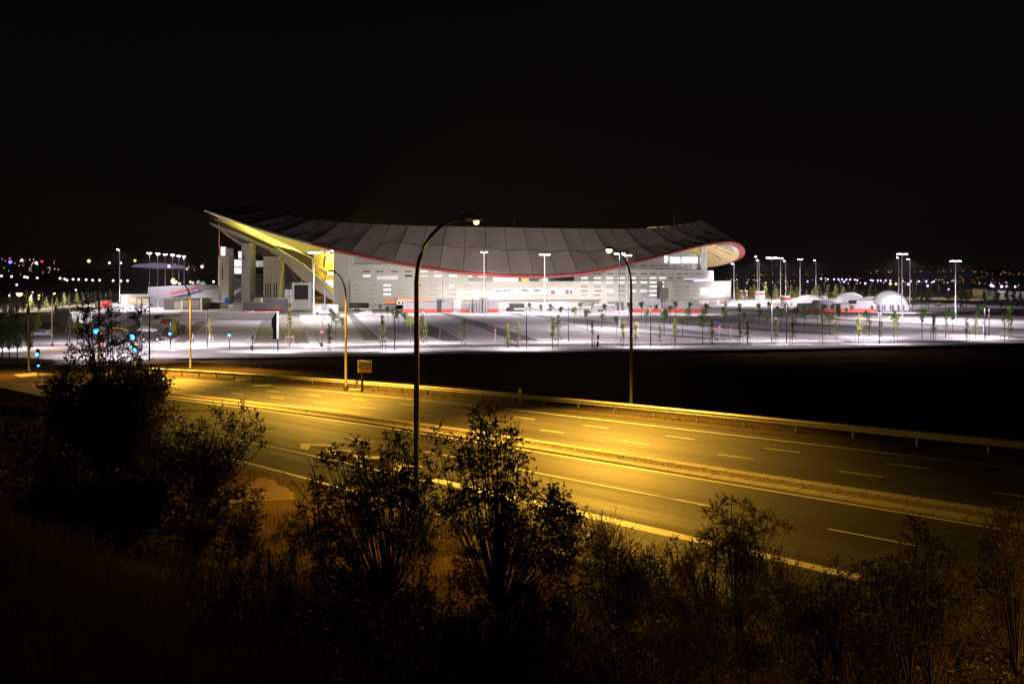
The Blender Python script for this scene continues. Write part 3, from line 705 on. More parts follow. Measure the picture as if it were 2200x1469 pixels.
# ------------------------------------------------------------------ tall white lamp masts
def make_mast(n, arms):
    t = thing('mast_light', 'x', 'mast light', (0, 0, 0))
    MB().tube([(0,0,0),(0,0,10),(0,0,20)], [.26,.20,.13], 8).build('pole', MASTM, t, smooth=True)
    MB().lathe((0,0,0), [(.45,0),(.45,.25),(.3,.3)], 8).build('base', CONC, t)
    for k in range(arms):
        a = {1: [180], 2: [180, 0], 4: [180, 0, 200, 340]}[arms][k]; dx, dy = math.cos(R(a)), math.sin(R(a)); L = 1.1 if arms < 4 else (1.35 if k < 2 else .8)
        MB().tube([(0,0,19.85),(dx*L,dy*L,19.98)], .07, 6).build('arm', MASTM, t)
        h = MB().box(dx*L-.45,dx*L+.45,dy*L-.22,dy*L+.22,19.95,20.12).build('lamp_head', MASTM, t)
        MB().box(dx*L-.42,dx*L+.42,dy*L-.20,dy*L+.20,19.72,19.95).build('lens', L_WHITE, h)
    lamp('SPOT', 'mast_lamp', (0, 0, 19.6), MAST_W*1.0, WHITE, t, spot=158, blend=.35, size=.5)
    return t
M4, M2, M1 = (Placer(make_mast(0, k)) for k in (4, 2, 1))
MASTPW = MAST_W; MAST_W = 9000.0; M4E = Placer(make_mast(0, 4)); MAST_W = MASTPW
for ch in M4E.p.children:
    if ch.name.startswith('pole'): ch.data.materials[0] = DARK
masts = [  # column, base row, top row, arms, label
 (1040,670,541,2,'tall white mast light in front of the keg stack kiosk'),
 (1170,676,546,4,'four headed mast light before the lit gallery windows'),
 (1331,705,544,4,'front one of the two close mast lights, carrying banners at its foot'),
 (1347,668,548,4,'rear one of the two close mast lights beside the gooseneck lamp'),
 (674,683,542,4,'mast light at the left of the trio by the yellow lit stair'),
 (698,686,541,2,'middle mast light of the trio at the drum end wall'),
 (717,657,538,2,'mast light standing against the end wall of the drum'),
 (1577,652,566,1,'slim mast light at the right corner of the podium'),
 (1627,648,551,1,'taller mast light of the pair right of the round ticket booths'),
 (1631,656,559,1,'shorter mast light of the pair behind the ticket booths'),
 (1658,736,553,4,'bright mast light right of the stadium with dark lower pole at the kerb'),
 (1677,646,554,2,'mast light above the far right ticket booth'),
 (1688,641,560,1,'mast light between the ticket booth and the small tents'),
 (1719,646,557,2,'two headed mast light behind the ticket booths, left of a tent'),
 (1753,642,559,1,'mast light standing behind the small white tents'),
 (1931,640,553,1,'single headed mast light behind the big white tent'),
 (1938,690,545,4,'brightest mast light in front of the big white tent'),
 (1955,658,556,1,'unlit looking mast light just right of the big white tent'),
 (2053,690,560,4,'four headed mast light at the right side of the car park'),
 (257,655,535,1,'lone mast light at the left by the tan service buildings')]
MCOL = {255: 1}
for px, yb, yt, n, lb in masts:
    p = PF(px, yb); h = hz(yt, p.y); q_ = max(.45, min(1., 8.5*p.y/F/1.35)) if n == 4 else .8; (M4E if px == 1658 else {4: M4, 2: M2, 1: M1}[n])(p, 0, lb, 'tall mast lights around the stadium', (q_, q_, h/20))
lamp('SPOT', 'roof_fill', at(1170, 556, 272), 17000, WHITE, None, spot=150, rot=(R(100),0,0), size=.5); lamp('SPOT', 'roof_fill', at(1040, 553, 285), 5000, WHITE, None, spot=150, rot=(R(100),0,0), size=.5)  # added spots near two mast heads to brighten the roof
# six masts in a receding row at the left
for i, (px, yt) in enumerate(((321,543),(339,544),(355,546),(371,547),(384,549),(395.5,550))):
    Y = 300+i*22; M2((at(px, 600, Y).x, Y, 0), 0, f'mast light {ordn(i+1)} from the left in the straight row behind the curved ramp building', 'row of mast lights left of the stadium', (.5, .5, hz(yt, Y)/20))
# added fill spots wash the facade, some where no mast stands
for px, y in ((1170, 545), (1331, 545), (1040, 545), (1480, 560), (880, 575), (780, 590)):
    p = PF(px, 676); lamp('SPOT', 'facade_fill', (p.x, p.y-14, 13 if px in (1170,1331,1040) else 10), 29000, (1, .93, .84), None, spot=120, blend=.6, rot=(R(84), 0, 0), size=.6)

# slim unlit lamp posts along the kerb, each given an added fill spot
def make_post():
    t = thing('lamp_post', 'x', 'lamp post'); MB().tube([(0,0,0),(0,0,8)], [.11,.07], 6).build('pole', DARK, t)
    MB().box(-.9,.1,-.1,.1,7.95,8.07).build('lamp_head', DARK, t)
    lamp('SPOT', 'post_fill', (-.5, .15, 7.8), 8500, WHITE, t, spot=164, blend=.6, rot=(R(38), 0, 0), size=.2); return t
PP = Placer(make_post())
posts = [(597,757,668,'beside the black pylon sign'),(848,755,660,'left of the big gooseneck lamp'),(910,741,664,'carrying two round signs'),(1131,752,660,'at the kerb below the black van'),(1221,737,650,'near the pale service door'),
 (1398,747,657,'in front of the striped kiosk'),(1690,738,650,'between the ticket booth and the tents'),(1889,740,668,'in front of the big tent'),(1893,727,668,'just behind another below the big tent'),(2116,732,658,'rightmost near the kerb'),(2125,724,660,'just right of the rightmost kerb post'),
 (232,768,655,'added for fill by the red signal lamps'),(18,752,650,'added for fill at the left edge beyond the cypress trees'),(150,738,655,'added for fill right of the orange junction lamp'),(321,778,640,'tall pale one behind the big dark tree'),(304,740,640,'among the dark parked cars'),(367,750,690,'short one with a cyan signal'),(445,747,666,'beside the brown columnar tree'),(415,745,715,'very short one by the inner pavement'),(692,746,690,'short one with a round sign by the litter bin')]  # first three posts of this line are added to light the junction
for px, yb, yt, lb in posts:
    p = PF(px, yb); PP(p, 0, 'slim unlit lamp post ' + lb, 'slim lamp posts in the car park', (1, 1, hz(yt, p.y)/8))
for i in range(26):                                   # tiny far posts on both horizons
    right = i < 14; px = (1603,1640,1693,1722,1771,1806,1825,1882,1946,1961,2017,2097,2165,2188)[i] if right else (22,38,58,70,92,135,150,178,190,205,228,240)[i-14]
    p = PF(px, 641 + (i % 3)*2 if right else 668 - (px-20)*.07 + (i % 2)*4); PP(p, 0, f'far slim lamp post {ordn(i+1 if right else i-13)} from the left along the {"right hand dry grass" if right else "left hand verge"}', 'far slim lamp posts', (1, 1, hz(605 + (i % 4)*4 if right else 628, p.y)/8))

# ------------------------------------------------------------------ sodium gooseneck road lamps
def gooseneck(px, yb, headpx, headpy, label, power, lit=True, gh=ground, rad=.115, tilt=27., L=None, dirv=(-.71, -.70), aim=0., at_=None, top=None, cone=110., bl=.95, lc=None):
    p = at_ if at_ else P(px, yb, gh); t = thing('street_lamp', label, 'street lamp', p, group='gooseneck road lamps')
    dx = Vector((dirv[0], dirv[1], 0)).normalized()
    if L is None:
        m = (headpx-HX)/F; L = (m*p.y - p.x)/(dx.x - m*dx.y); L = max(.8, min(4.6, L))
    q = p + dx*L; zt = top or hz(headpy, q.y); H = zt - p.z
    pts = [p, p+Vector((0,0,H*.4)), p+Vector((0,0,H*.78))]; rr = [rad, rad*.9, rad*.75]
    for k in range(1, 9):
        a = k/8*math.pi/2; pts.append(p + dx*(L*.86)*(1-math.cos(a)) + Vector((0,0,H*.78 + H*.215*math.sin(a)))); rr.append(rad*.72-k*rad*.035)
    MB().tube(pts, rr, 10).build('pole', POLEM, t, smooth=True)
    MB().tube([p, p+Vector((0,0,.5))], [rad*1.9, rad*1.7], 10).build('base', POLEM, t)
    c = q + Vector((0,0,H*.0)); hd = MB(); c = Vector((q.x, q.y, zt)); pr = [(-.42,0),(-.36,.10),(-.1,.16),(.2,.15),(.42,.06),(.46,-.02)]
    n = 10; up = Vector((0,0,1)); sd = dx.cross(up)
    for u, w in pr:
        for k in range(n):
            a = 2*math.pi*k/n; hd.v.append(tuple(c + dx*u*1.1 + sd*math.cos(a)*(.19 if abs(u) < .4 else .08) + up*(.02+max(-.05, math.sin(a)*abs(w)*.9))))
    for i in range(len(pr)-1):
        for k in range(n): a = i*n+k; b = i*n+(k+1) % n; hd.f.append((a, b, b+n, a+n))
    hd.f.append(tuple(range(n))); hd.f.append(tuple((len(pr)-1)*n+k for k in range(n)))
    h = hd.build('lamp_head', POLEM, t, smooth=True)
    if lit and px == 895: MB().lathe(c + dx*.3 + Vector((0,0,-.06)), [(.04,-.17),(.10,-.12),(.11,-.02)], 10).build('lens', L_SODD, h); MB().lathe(c + dx*.2 + Vector((0,0,-.09)), [(.10,-.02),(.26,.02),(.28,.09)], 12, sx=1.2).build('glass_bowl', mat('amber bowl', (.30,.17,.07), .3), h); lamp('SPOT', 'road_lamp', c + dx*.12 + Vector((0,0,-.55)), power, lc or SOD, t, spot=cone, blend=bl, rot=(0, R(-tilt), math.atan2(dx.y, dx.x)), size=.12)
    elif lit:
        ls = max(1., min(2.4, q.y/58)); MB().lathe(c + dx*.12 + Vector((0,0,-.16)), [(.06*ls,-.1*ls),(.17*ls,-.02),(.19*ls,.12)] if power > 4000 else [(.05,0),(.12,.05),(.14,.12)], 10).build('lens', L_SOD if px != 895 else L_SODD, h)  # distant lenses enlarged to stand for the bloom of the lamp
        rz = math.atan2(dx.y, dx.x)
        lamp('SPOT', 'road_lamp', c + dx*.12 + Vector((0,0,-.55)), power, lc or SOD, t, spot=cone, blend=bl, rot=(0, R(-tilt), rz + aim) , size=.12)
    return t
gooseneck(1356, 880, 1310, 535, 'gooseneck street lamp with glowing yellow head behind the guardrail', SOD_W*1.15, dirv=(-.5,-.87), aim=.2)
gooseneck(743, 840, 712, 584, 'gooseneck street lamp left of the direction sign post', SOD_W*1.25, dirv=(-.5,-.87), aim=.2, tilt=14., cone=132.)
gooseneck(409, 800, 376, 604, 'gooseneck street lamp at the start of the guardrail', SOD_W*1.4, rad=.12, dirv=(-.5,-.87), tilt=8., cone=140.)
gooseneck(895, 1118, 1015, 469, 'nearest and tallest gooseneck street lamp rising from the dark shrubs', SOD_W*.32, dirv=(.71, .70), rad=.115, L=2.6, tilt=-4., cone=160.)
gooseneck(213, 800, 224, 584, 'unlit gooseneck street lamp behind the big dark tree', 0, lit=False, dirv=(.6, .8), L=1.6, rad=.16)
gooseneck(62, 803, 50, 630, 'plain straight looking street lamp on the traffic island', SOD_W*.25, lit=True, L=.9, rad=.13)
t = gooseneck(112, 745, 117, 630, 'short street lamp with orange glow at the junction', SOD_W*.06, L=1.2, dirv=(.7, -.7), rad=.12)
lp = RS(-41, -27.2); gooseneck(HX+lp.x/lp.y*F, 0, 0, 0, 'gooseneck street lamp of the near side row, beyond the right picture edge', SOD_W*1.0, dirv=(.71,.70), L=2.6, at_=lp, top=14.4, tilt=-9., cone=132., lc=(1,.43,.03)) if True else None
def glow_ball(px, py, Y, r, name, label, m):
    pass
# small round lanterns: one per head that shines straight at the viewer
# ------------------------------------------------------------------ guardrail
g0 = RS(-50, -1.9); gr = thing('guardrail', 'long galvanised crash barrier between the road and the dark field', 'guardrail', g0)
for off, zz in ((0, 0),):
    b = MB(); prof = [(0,.42),(.06,.47),(.06,.53),(0,.58),(.06,.63),(.06,.69),(0,.74)]; ss = [ -50 + 1.6*i for i in range(72)]
    for s in ss:
        for d, z in prof: q = RS(s, -1.9-d); b.v.append((q.x, q.y, q.z+z))
    k = len(prof)
    for i in range(len(ss)-1):
        for j in range(k-1): a = i*k+j; b.f.append((a, a+1, a+1+k, a+k))
    b.build('rail', GALV, gr, smooth=False)
b = MB().tube([RS(s, -1.82, .74) for s in ss], .03, 5); b.build('top_edge', GALV, gr)
for i in range(36):
    q = RS(-48 + 3.2*i, -1.72); MB().box(q.x-.055, q.x+.055, q.y-.055, q.y+.055, q.z-.1, q.z+.72, rot=.78, piv=(q.x, q.y)).build('post', GALV, gr)
# ------------------------------------------------------------------ direction sign, small sign
p = P(778, 843); t = thing('direction_sign', 'three panel direction sign with orange lower board behind the guardrail', 'road sign', p)
D = p.y; w = lambda a: at(a, 0, D).x
MB().tube([p, (p.x, p.y, hz(774, D))], .10, 8).build('post', DARK, t)
for y0, y1, m_, c in ((774,782,'board',BLACK),(783,791,'board',BLACK),(791.5,799.5,'board',ORANGE)):
    f = MB().box(w(769), w(799), D-.14, D-.10, hz(y1, D), hz(y0, D)).build(m_, WHITEP, t)
    MB().box(w(771.5), w(797.5), D-.17, D-.14, hz(y1-1, D), hz(y0+1, D)).build('face', c, f)
    r_ = random.Random(y0); x = 774.
    while x < 795:
        l = r_.uniform(.9, 1.9); MB().box(w(x), w(x+l*.8), D-.19, D-.17, hz(y1-2.6, D), hz(y0+2.8-r_.choice((0, .6)), D)).build('letter', mat('pale sign lettering', (.4,.38,.3), .6), f); x += l+.35
p = P(1117, 872); t = thing('marker_sign', 'small pale rectangular marker sign behind the guardrail', 'road sign', p); D = p.y
MB().tube([p, (p.x, p.y, hz(836, D))], .05, 6).build('post', GALV, t); MB().box(at(1113,0,D).x, at(1121,0,D).x, D-.08, D-.05, hz(846, D), hz(834, D)).build('board', WHITEP, t)
for px, py, lb in ((656,817,'small dark drainage cover on the field left of the lamp'),(762,841,'low concrete block beside the direction sign post')):
    p = P(px, py); MB().box(p.x-.5, p.x+.5, p.y-.3, p.y+.3, p.z-.1, p.z+.22).build('concrete_block', CONCD if px < 700 else KERB, loc=p); tag(S.collection.objects[-1] if False else bpy.data.objects[[o.name for o in S.collection.objects][-1]], lb, 'block')

# ------------------------------------------------------------------ kiosks and buildings
def blk(name, mt, x0, x1, yt, yb, depth, parent=None, Yo=0., zb=None, top_from=None):
    Yg = CZ*F/((top_from or yb)-HY) + Yo; z0 = 0 if zb is None else hz(zb, Yg)
    return MB().box(at(x0,0,Yg).x, at(x1,0,Yg).x, Yg, Yg+depth, z0, hz(yt, Yg)).build(name, mt, parent)
def kiosk(x0, x1, yt, yb, ux0, ux1, uyt, label, band=(0., 1.)):
    Yg = CZ*F/(yb-HY); t = thing('kiosk', label, 'kiosk', (at((x0+x1)/2,0,Yg).x, Yg, 0), group='grey kiosks with a red band')
    ym = yb-8.0
    MB().box(at(x0,0,Yg).x, at(x1,0,Yg).x, Yg, Yg+9, .0, hz(yt, Yg)).build('body', GREY, t)
    MB().box(at(x0+(x1-x0)*band[0],0,Yg).x-.03, at(x0+(x1-x0)*band[1],0,Yg).x+.03, Yg-.06, Yg+3, .15, hz(ym, Yg)).build('red_band', REDP, t)
    MB().box(at(ux0,0,Yg).x, at(ux1,0,Yg).x, Yg+1.2, Yg+8, hz(yt, Yg), hz(uyt, Yg)).build('roof_unit', GREY, t)
    MB().box(at(ux0+2,0,Yg).x, at(ux1-2,0,Yg).x, Yg+1.1, Yg+1.2, hz(yt-2, Yg), hz(uyt+2, Yg)).build('louvre', mat('louvre grey', (.28,.27,.33), .6), t)
    for k in range(int((x1-x0)/7)):
        xx = at(x0+4+k*7,0,Yg).x; MB().box(xx, xx+.06, Yg-.03, Yg, hz(ym, Yg), hz(yt+.3, Yg)).build('panel_joint', mat('louvre grey', (0,0,0)), t)
    LASTK[0] = t; return t
kiosk(522,604,650,672,566,604,642,'grey and red kiosk by the concrete towers, left of the screen')
kiosk(866,971,649,672,932,971,641,'long grey and red kiosk behind the gooseneck pole with a dark door')
blk('service_door', DARK, 939, 948, 644, 672, 1, LASTK[0], Yo=-.3)
kiosk(990,1070,651,672,1030,1070,644,'grey and red kiosk with the keg stack standing before it')
kiosk(1360,1421,652,671.5,1387,1421,643,'grey and red kiosk just right of the banner mast')
kiosk(1434,1508,652,671.5,1470,1504,646,'grey and red kiosk below the stadium sign')
kiosk(1731,1796,653,671,1763,1797,646,'grey and red kiosk in front of the smallest tent')
kiosk(1806,1881,653,671,1843,1880,646,'grey and red kiosk touching the big white tent')
for x0, x1, yt, yb, lb in ((1588,1606,624,641,'farthest round ticket booth with a red band'),(1622,1643,626,645,'middle round ticket booth with a red band'),(1677,1697,635,660,'nearest round ticket booth with a red band')):
    Yg = CZ*F/(yb-HY); X = at((x0+x1)/2,0,Yg).x; r = (x1-x0)/2/F*Yg; zt = hz(yt, Yg); t = thing('ticket_booth', lb, 'booth', (X, Yg, 0), group='round ticket booths')
    MB().lathe((X,Yg,0), [(r,0),(r,zt*.62)], 20).build('body', WHITEP, t); MB().lathe((X,Yg,zt*.62), [(r*1.02,0),(r*1.02,zt*.22)], 20).build('red_band', REDP, t); MB().lathe((X,Yg,zt*.84), [(r*1.01,0),(r*1.01,zt*.13),(r*.9,zt*.16)], 20).build('roof', WHITEP, t)
# stack of kegs: eight columns
keg = thing('keg', 'x', 'keg'); MB().lathe((0,0,0), [(.38,0),(.42,.05),(.42,.2),(.44,.22),(.42,.26),(.42,.5),(.44,.53),(.42,.57),(.38,.72)], 10).build('shell', GREY, keg, smooth=True); MB().lathe((0,0,.72), [(.30,0),(.30,.04)], 8).build('rim', DARK, keg)
KP = Placer(keg); Yk = CZ*F/72.5 - 1.
for c, (xx, n) in enumerate(((1010.5,4),(1020,6),(1026.3,6),(1032.5,7),(1039.5,7),(1045.5,7))):
    for k in range(n): KP((at(xx,0,Yk).x, Yk, .0+k*.80), 0, f'steel keg {ordn(k+1)} from the ground in the {ordn(c+1)} keg column from the left', 'steel kegs stacked in columns', 1.0)
for xx in (1015, 1036):
    MB().box(at(xx,0,Yk).x-.15, at(xx,0,Yk).x+.15, Yk-.2, Yk+.2, 0, 5.2).build('steel_post', DARK, loc=(at(xx,0,Yk).x, Yk, 0)); tag(LAST[0], 'dark steel post between the keg columns, ' + ('left one' if xx < 1020 else 'right one'), 'post')
# orange market stall
Yg = CZ*F/(672-HY)+14; t = thing('market_stall', 'orange roofed stall with white pictured fascia near the silver car', 'stall', (at(855,0,Yg).x, Yg, 0))
for nm, mt, x0, x1, y0, y1, d in (('awning', ORANGE, 825,850,645,651,3),('fascia', WHITEP, 852,885,646,655,1),('back_panel', mat('salmon panel', (.8,.35,.2), .6), 850,922,641,664,2.5),('counter', DARK, 830,866,653,656,2),('body', GREY, 795,866,656,664,5),('roof_unit', GREY, 837,852,640,645,2)):
    Y2 = Yg + (0 if nm in ('fascia', 'awning') else 1); MB().box(at(x0,0,Y2).x, at(x1,0,Y2).x, Y2, Y2+d, hz(y1, Y2), hz(y0, Y2)).build(nm, mt, t)
for i in range(4): MB().box(at(855+i*8,0,Yg).x, at(859.5+i*8,0,Yg).x, Yg-.1, Yg-.02, hz(653, Yg), hz(648, Yg)).build('picture', DARK, t)
for i in range(5): MB().box(at(868,0,Yg).x, at(874,0,Yg).x, Yg-1, Yg, hz(668-i*3, Yg)-.4, hz(668-i*3, Yg)).build('crate_shelf', GREY, t)
# white framed screen
Yg = CZ*F/(666-HY); t = thing('outdoor_screen', 'white framed portal with a black screen in its upper half', 'screen', (at(646,0,Yg).x, Yg, 0)); X = lambda p_: at(p_,0,Yg).x
for x0, x1, y0, y1 in ((627,631.5,608,666),(662,667,608,666),(631.5,662,608,612)): MB().box(X(x0), X(x1), Yg, Yg+3, hz(y1, Yg), hz(y0, Yg)).build('frame', mat("bright white frame", (.86,.84,.86), .6), t)
MB().box(X(631.5), X(662), Yg+.6, Yg+1, hz(643.5, Yg), hz(612, Yg)).build('display', BLACK, t); MB().box(X(631.5), X(662), Yg+.3, Yg+1, 0, hz(643.5, Yg)).build('lower_panel', WHITEP, t)
for x in (629, 646, 664): MB().box(X(x-1.2), X(x+1.2), Yg+1, Yg+2, hz(608, Yg), hz(605.5, Yg)).build('floodlight', WHITEP, t)
MB().tube([(X(646.5), Yg+.5, hz(643, Yg)), (X(646.5), Yg+.5, hz(613, Yg))], .08, 4).build('centre_joint', DARK, t)
# black pylon sign with a lit edge
Yg = CZ*F/(729-HY); t = thing('pylon_sign', 'tall black angular pylon sign with a glowing white right edge', 'sign', (at(592,0,Yg).x, Yg, 0)); X = lambda p_: at(p_,0,Yg).x
MB().prism([(X(a), Yg, hz(c, Yg)) for a, c in ((587,729),(595,729),(595,668),(583.5,686),(584,703),(586,706))], (0, .8, 0)).build('body', mat('matt black panel', (.002,.002,.002), 1., spec=0.), t)
MB().box(X(595.2), X(596.2), Yg, Yg+.8, hz(728, Yg), hz(668, Yg)).build('lit_edge', emis('pylon lit edge', (1,1,1), 2), t)
lamp('POINT', 'pylon_glow', (X(603), Yg-.8, 3), 120, (1,.98,1), t, size=.5)
p = PF(581, 684); MB().lathe(p, [(1.2,0),(.9,.7),(.3,1.1)], 10).build('yellow_bush', LEAFB, loc=p); tag(LAST[0], 'small yellow green bush left of the black pylon sign', 'bush')
# tents
def tent(x0, x1, yt, yb, label, arches):
    Yg = CZ*F/(yb-HY); X0, X1 = at(x0,0,Yg).x, at(x1,0,Yg).x; zt = hz(yt, Yg); t = thing('dome_tent', label, 'tent', ((X0+X1)/2, Yg, 0), group='white dome tents')
    b = MB(); n = 20; c = (X0+X1)/2; r = (X1-X0)/2; D = r*1.2; m_ = 8
    for j in range(m_+1):
        v = j/m_; sc_ = .80 + .20*math.sin(math.pi*v)
        for i in range(n+1):
            a = math.pi*i/n; b.v.append((c - r*math.cos(a)*sc_, Yg + D*v, (zt*(math.sin(a)**.8)*sc_) if i not in (0, n) else 0))
    for j in range(m_):
        for i in range(n): a = j*(n+1)+i; b.f.append((a, a+1, a+n+2, a+n+1))
    b.build('canopy', TENT, t, smooth=True)
    bb = MB(); bb.v = [(c - r*math.cos(math.pi*i/n)*.80, Yg+.05, (zt*(math.sin(math.pi*i/n)**.8)*.80) if i not in (0, n) else 0) for i in range(n+1)]; bb.f = [tuple(range(n+1))]; bb.build('front_panel', TENT, t)
    for (a0, a1) in arches:
        X2, X3 = at(a0,0,Yg).x, at(a1,0,Yg).x; q = [(X2, Yg-.05, .2), (X3, Yg-.05, .2), (X3, Yg-.05, zt*.22), ((X2*.4+X3*.6), Yg-.05, zt*.3), (X2, Yg-.05, zt*.31)]; MB().prism(q, (0, .09, 0)).build('arch_window', mat('mauve tent window', (.25,.18,.28), .3), t)
    return t
tent(1883,1960,624,668,'largest white dome tent with arched windows at its foot',[(1887,1892),(1894,1898),(1899,1903),(1911,1915),(1916,1921),(1928,1933),(1938,1943)])
tent(1712,1780,634,658,'small pointed white dome tent left of the other tents',[])
tent(1802,1866,628,657,'medium white dome tent behind the right hand kiosk',[])
tent(1850,1905,637,660,'low white dome tent partly hidden by the largest tent',[])
lamp('SPOT', 'tent_fill', (at(1915,0,285).x, 272, 9), 50000, WHITE, None, spot=120, rot=(R(82),0,0), size=1)  # two added spots brighten the tents, no fixtures stand there
lamp('SPOT', 'tent_fill', (at(1800,0,320).x, 322, 9), 26000, WHITE, None, spot=140, rot=(R(82),0,0), size=1)
# barrier boards and banners near the booths
p = PF(1735, 645); t = thing('banner_fence', 'white banner fence with dark blurred lettering behind the tents', 'fence', p)
MB().box(p.x-3, p.x+12, p.y, p.y+.2, 0, 2.6).build('board', WHITEP, t)
for i in range(9): MB().box(p.x-1.5+i*1.2, p.x-.7+i*1.2, p.y-.05, p.y, .9, 2.0).build('letter', BLACK, t)
for i, (x0, x1, y) in enumerate(((1600,1620,639),(1645,1677,641),(1960,2200,661),(1970,2100,655))):
    p0, p1 = PF(x0, y+2 if i > 1 else y+4), PF(x1, (y+13 if i == 2 else y+9) if i > 1 else y+4); t = thing('barrier', ['short dark rail between the two farthest ticket booths','dark lattice rail right of the middle ticket booth','long dark rail running along the right edge of the car park','second dark rail behind the long one at right'][i], 'barrier', p0, group='dark rails at the far side of the car park')
    for z in (1.0, 1.5): MB().tube([p0+Vector((0,0,z)), p1+Vector((0,0,z))], .13, 4).build('rail', DARK, t)
    for k in range(7): q = p0.lerp(p1, k/6); MB().box(q.x-.1, q.x+.1, q.y-.1, q.y+.1, 0, 1.6).build('post', DARK, t)
# left hand service buildings
def building(label, parts, base=(0, 0), name='service_building', cat='building'):
    x0, x1, yt, yb = parts[0][1:5]; Yg = CZ*F/(yb-HY); t = thing(name, label, cat, (at((x0+x1)/2,0,Yg).x, Yg, 0))
    for i, (nm, a, c, d, e, mt, dep) in enumerate(parts):
        Yp = Yg - .06*i*(1 if i else 0); MB().box(at(a,0,Yp).x, at(c,0,Yp).x, Yp, Yg+dep, max(0, hz(e, Yp)), hz(d, Yp)).build(nm, mt, t)
    return t
building('low tan service building with four blank bays right of the red container', [('wall',260,320,634,656,TAN,8),('bay',264,276,640,654,mat('olive panel',(.42,.39,.24),.8),.3),('bay',279,292,640,654,MATS['olive panel'],.3),('bay',296,306,641,654,MATS['olive panel'],.3),('bay',308,317,641,654,MATS['olive panel'],.3),('roof_edge',258,322,632.5,635,CONC,8)])
building('pale low building between the tan one and the dark garage', [('wall',321,354,634,660,GREY,8),('roof_edge',340,356,634,641,CONC,1)])
building('dark garage building with tan shutter doors', [('wall',352,432,641,666,CONCD,9),('shutter',374,389,648,665,TAN,.3),('shutter',392,428,646,665,TAN,.3),('slat',392,428,651,651.8,CONCD,.3),('slat',392,428,656,656.8,CONCD,.3),('slat',392,428,661,661.8,CONCD,.3),('pillar',389,392,646,665,WALLM,.3),('pillar',430,433,641,666,WALLM,.3)])
building('white cabin on the wall left of the black container', [('wall',433,448,641,663,WALLM,4),('doorway',435,444,645,661,TAN,.3),('shadow_gap',437,441,650,660,CONCD,.3)], name='cabin', cat='cabin')
building('black shipping container with stacked goods beside the towers', [('body',447,473,650,664,BLACK,3),('lid',452,469,646.5,650,WHITEP,3),('goods',473,486,652,664,TAN,3)], name='container', cat='container')
building('low concrete retaining wall running left from the screen portal', [('wall',388,592,671,688,mat('pale rendered wall',(.62,.58,.54),.8,scale=.3),2),('cap',387,593,670,671.3,WALLM,2)], name='retaining_wall', cat='wall')
building('pale grey cabinet standing against the retaining wall', [('body',524,543,667,687,GREY,1),('side',514,524,674,686,WHITEP,1)], name='cabinet', cat='cabinet')
building('white boxes resting on the retaining wall left of the kiosk', [('box',500,524,651,661,WHITEP,3),('box',545,560,640,650,WHITEP,3)], name='site_box', cat='box')
building('brown canopy building with a brightly lit white interior', [('wall',121,150,664,694,CONCD,10),('roof',121,178,662.5,667,CONC,10),('lit_interior',150,164,670,693,emis('canopy interior',(1,.97,.95),.9),2),('glass_panel',157,166,672,693,L_WIN2,2.2),('lit_interior',166,178,670,693,MATS['canopy interior'],2),('glass_panel',178,188,673,693,L_WIN2,2.2)], name='canopy_building')
building('bright red shipping container left of the tan building', [('body',214,231,646,661,REDP,3),('end_wall',205,214,647,661,CONCD,3),('panel_line',222,222.6,647,660,CONCD,.2)], name='red_container', cat='container')
# sloping ramp building behind, with red and blue boards
Yr = 330; t = thing('ramp_building', 'long pale curved ramp building with stepped red and blue boards', 'building', (at(400,0,Yr).x, Yr, 0))
MB().prism([at(x, y, Yr) for x, y in ((318,617),(385,613),(470,612),(470,650),(380,650),(318,636))], (0, 3, 0)).build('ramp', GREY, t)
MB().prism([at(x, y, Yr-.6) for x, y in ((390,648),(420,628),(470,618),(470,650))], (0, .5, 0)).build('lower_ramp', WALLU, t)
for i in range(5):
    x0 = 367+i*12.2; y0 = 628-i*2.7
    MB().prism([at(x, y, Yr-1) for x, y in ((x0,y0),(x0+11.6,y0-.5),(x0+11.6,y0+4),(x0,y0+4.6))], (0, .3, 0)).build('red_board', REDP, t); MB().prism([at(x, y, Yr-1) for x, y in ((x0+2,y0+4.8),(x0+11.6,y0+4.3),(x0+11.6,y0+8),(x0+2,y0+8.5))], (0, .3, 0)).build('blue_board', mat('pale blue board', (.25,.36,.62), .6), t)
for i, (x, y, r) in enumerate(((386,609,3.5),(415,608,4),(427,606,5),(437,609,5.5))):
    c = at(x, y, Yr+5); MB().lathe((c.x, c.y, c.z-r/F*Yr), [(r/F*Yr*.7,0),(r/F*Yr,r/F*Yr*.8),(r/F*Yr*.5,r/F*Yr*1.7),(.1,r/F*Yr*1.9)], 10).build('roof_dome', TENT, t, smooth=True)
building('stair wedge rising from the car park to the tan buildings', [('ramp',225,300,672,690,PLAZA,1)], name='stair_ramp', cat='stairs')
# red flagpole
p = PF(471, 648); t = thing('flagpole', 'very tall slender dark red flagpole at the left end of the stadium', 'flagpole', p); zt = hz(416, p.y)
MB().tube([p, (p.x, p.y, zt*.5), (p.x, p.y, zt)], [.42,.32,.12], 8).build('pole', mat('dark red pole', (.6,.2,.17), .5), t); MB().tube([p, (p.x, p.y, zt*.42)], [.75,.55], 8).build('base', WALLM, t)
lamp('SPOT', 'pole_fill', (p.x, p.y-13, .6), 32000, (1, .85, .8), None, spot=34, blend=.6, rot=(R(163), 0, 0), size=.2)  # added uplight brightens the pole, without a fixture of its own
p = PF(580, 640); MB().tube([p, (p.x, p.y, hz(537, p.y))], [.25,.15], 6).build('flagpole', MASTM, loc=p); tag(LAST[0], 'slim pale pole in front of the broad concrete tower', 'flagpole')
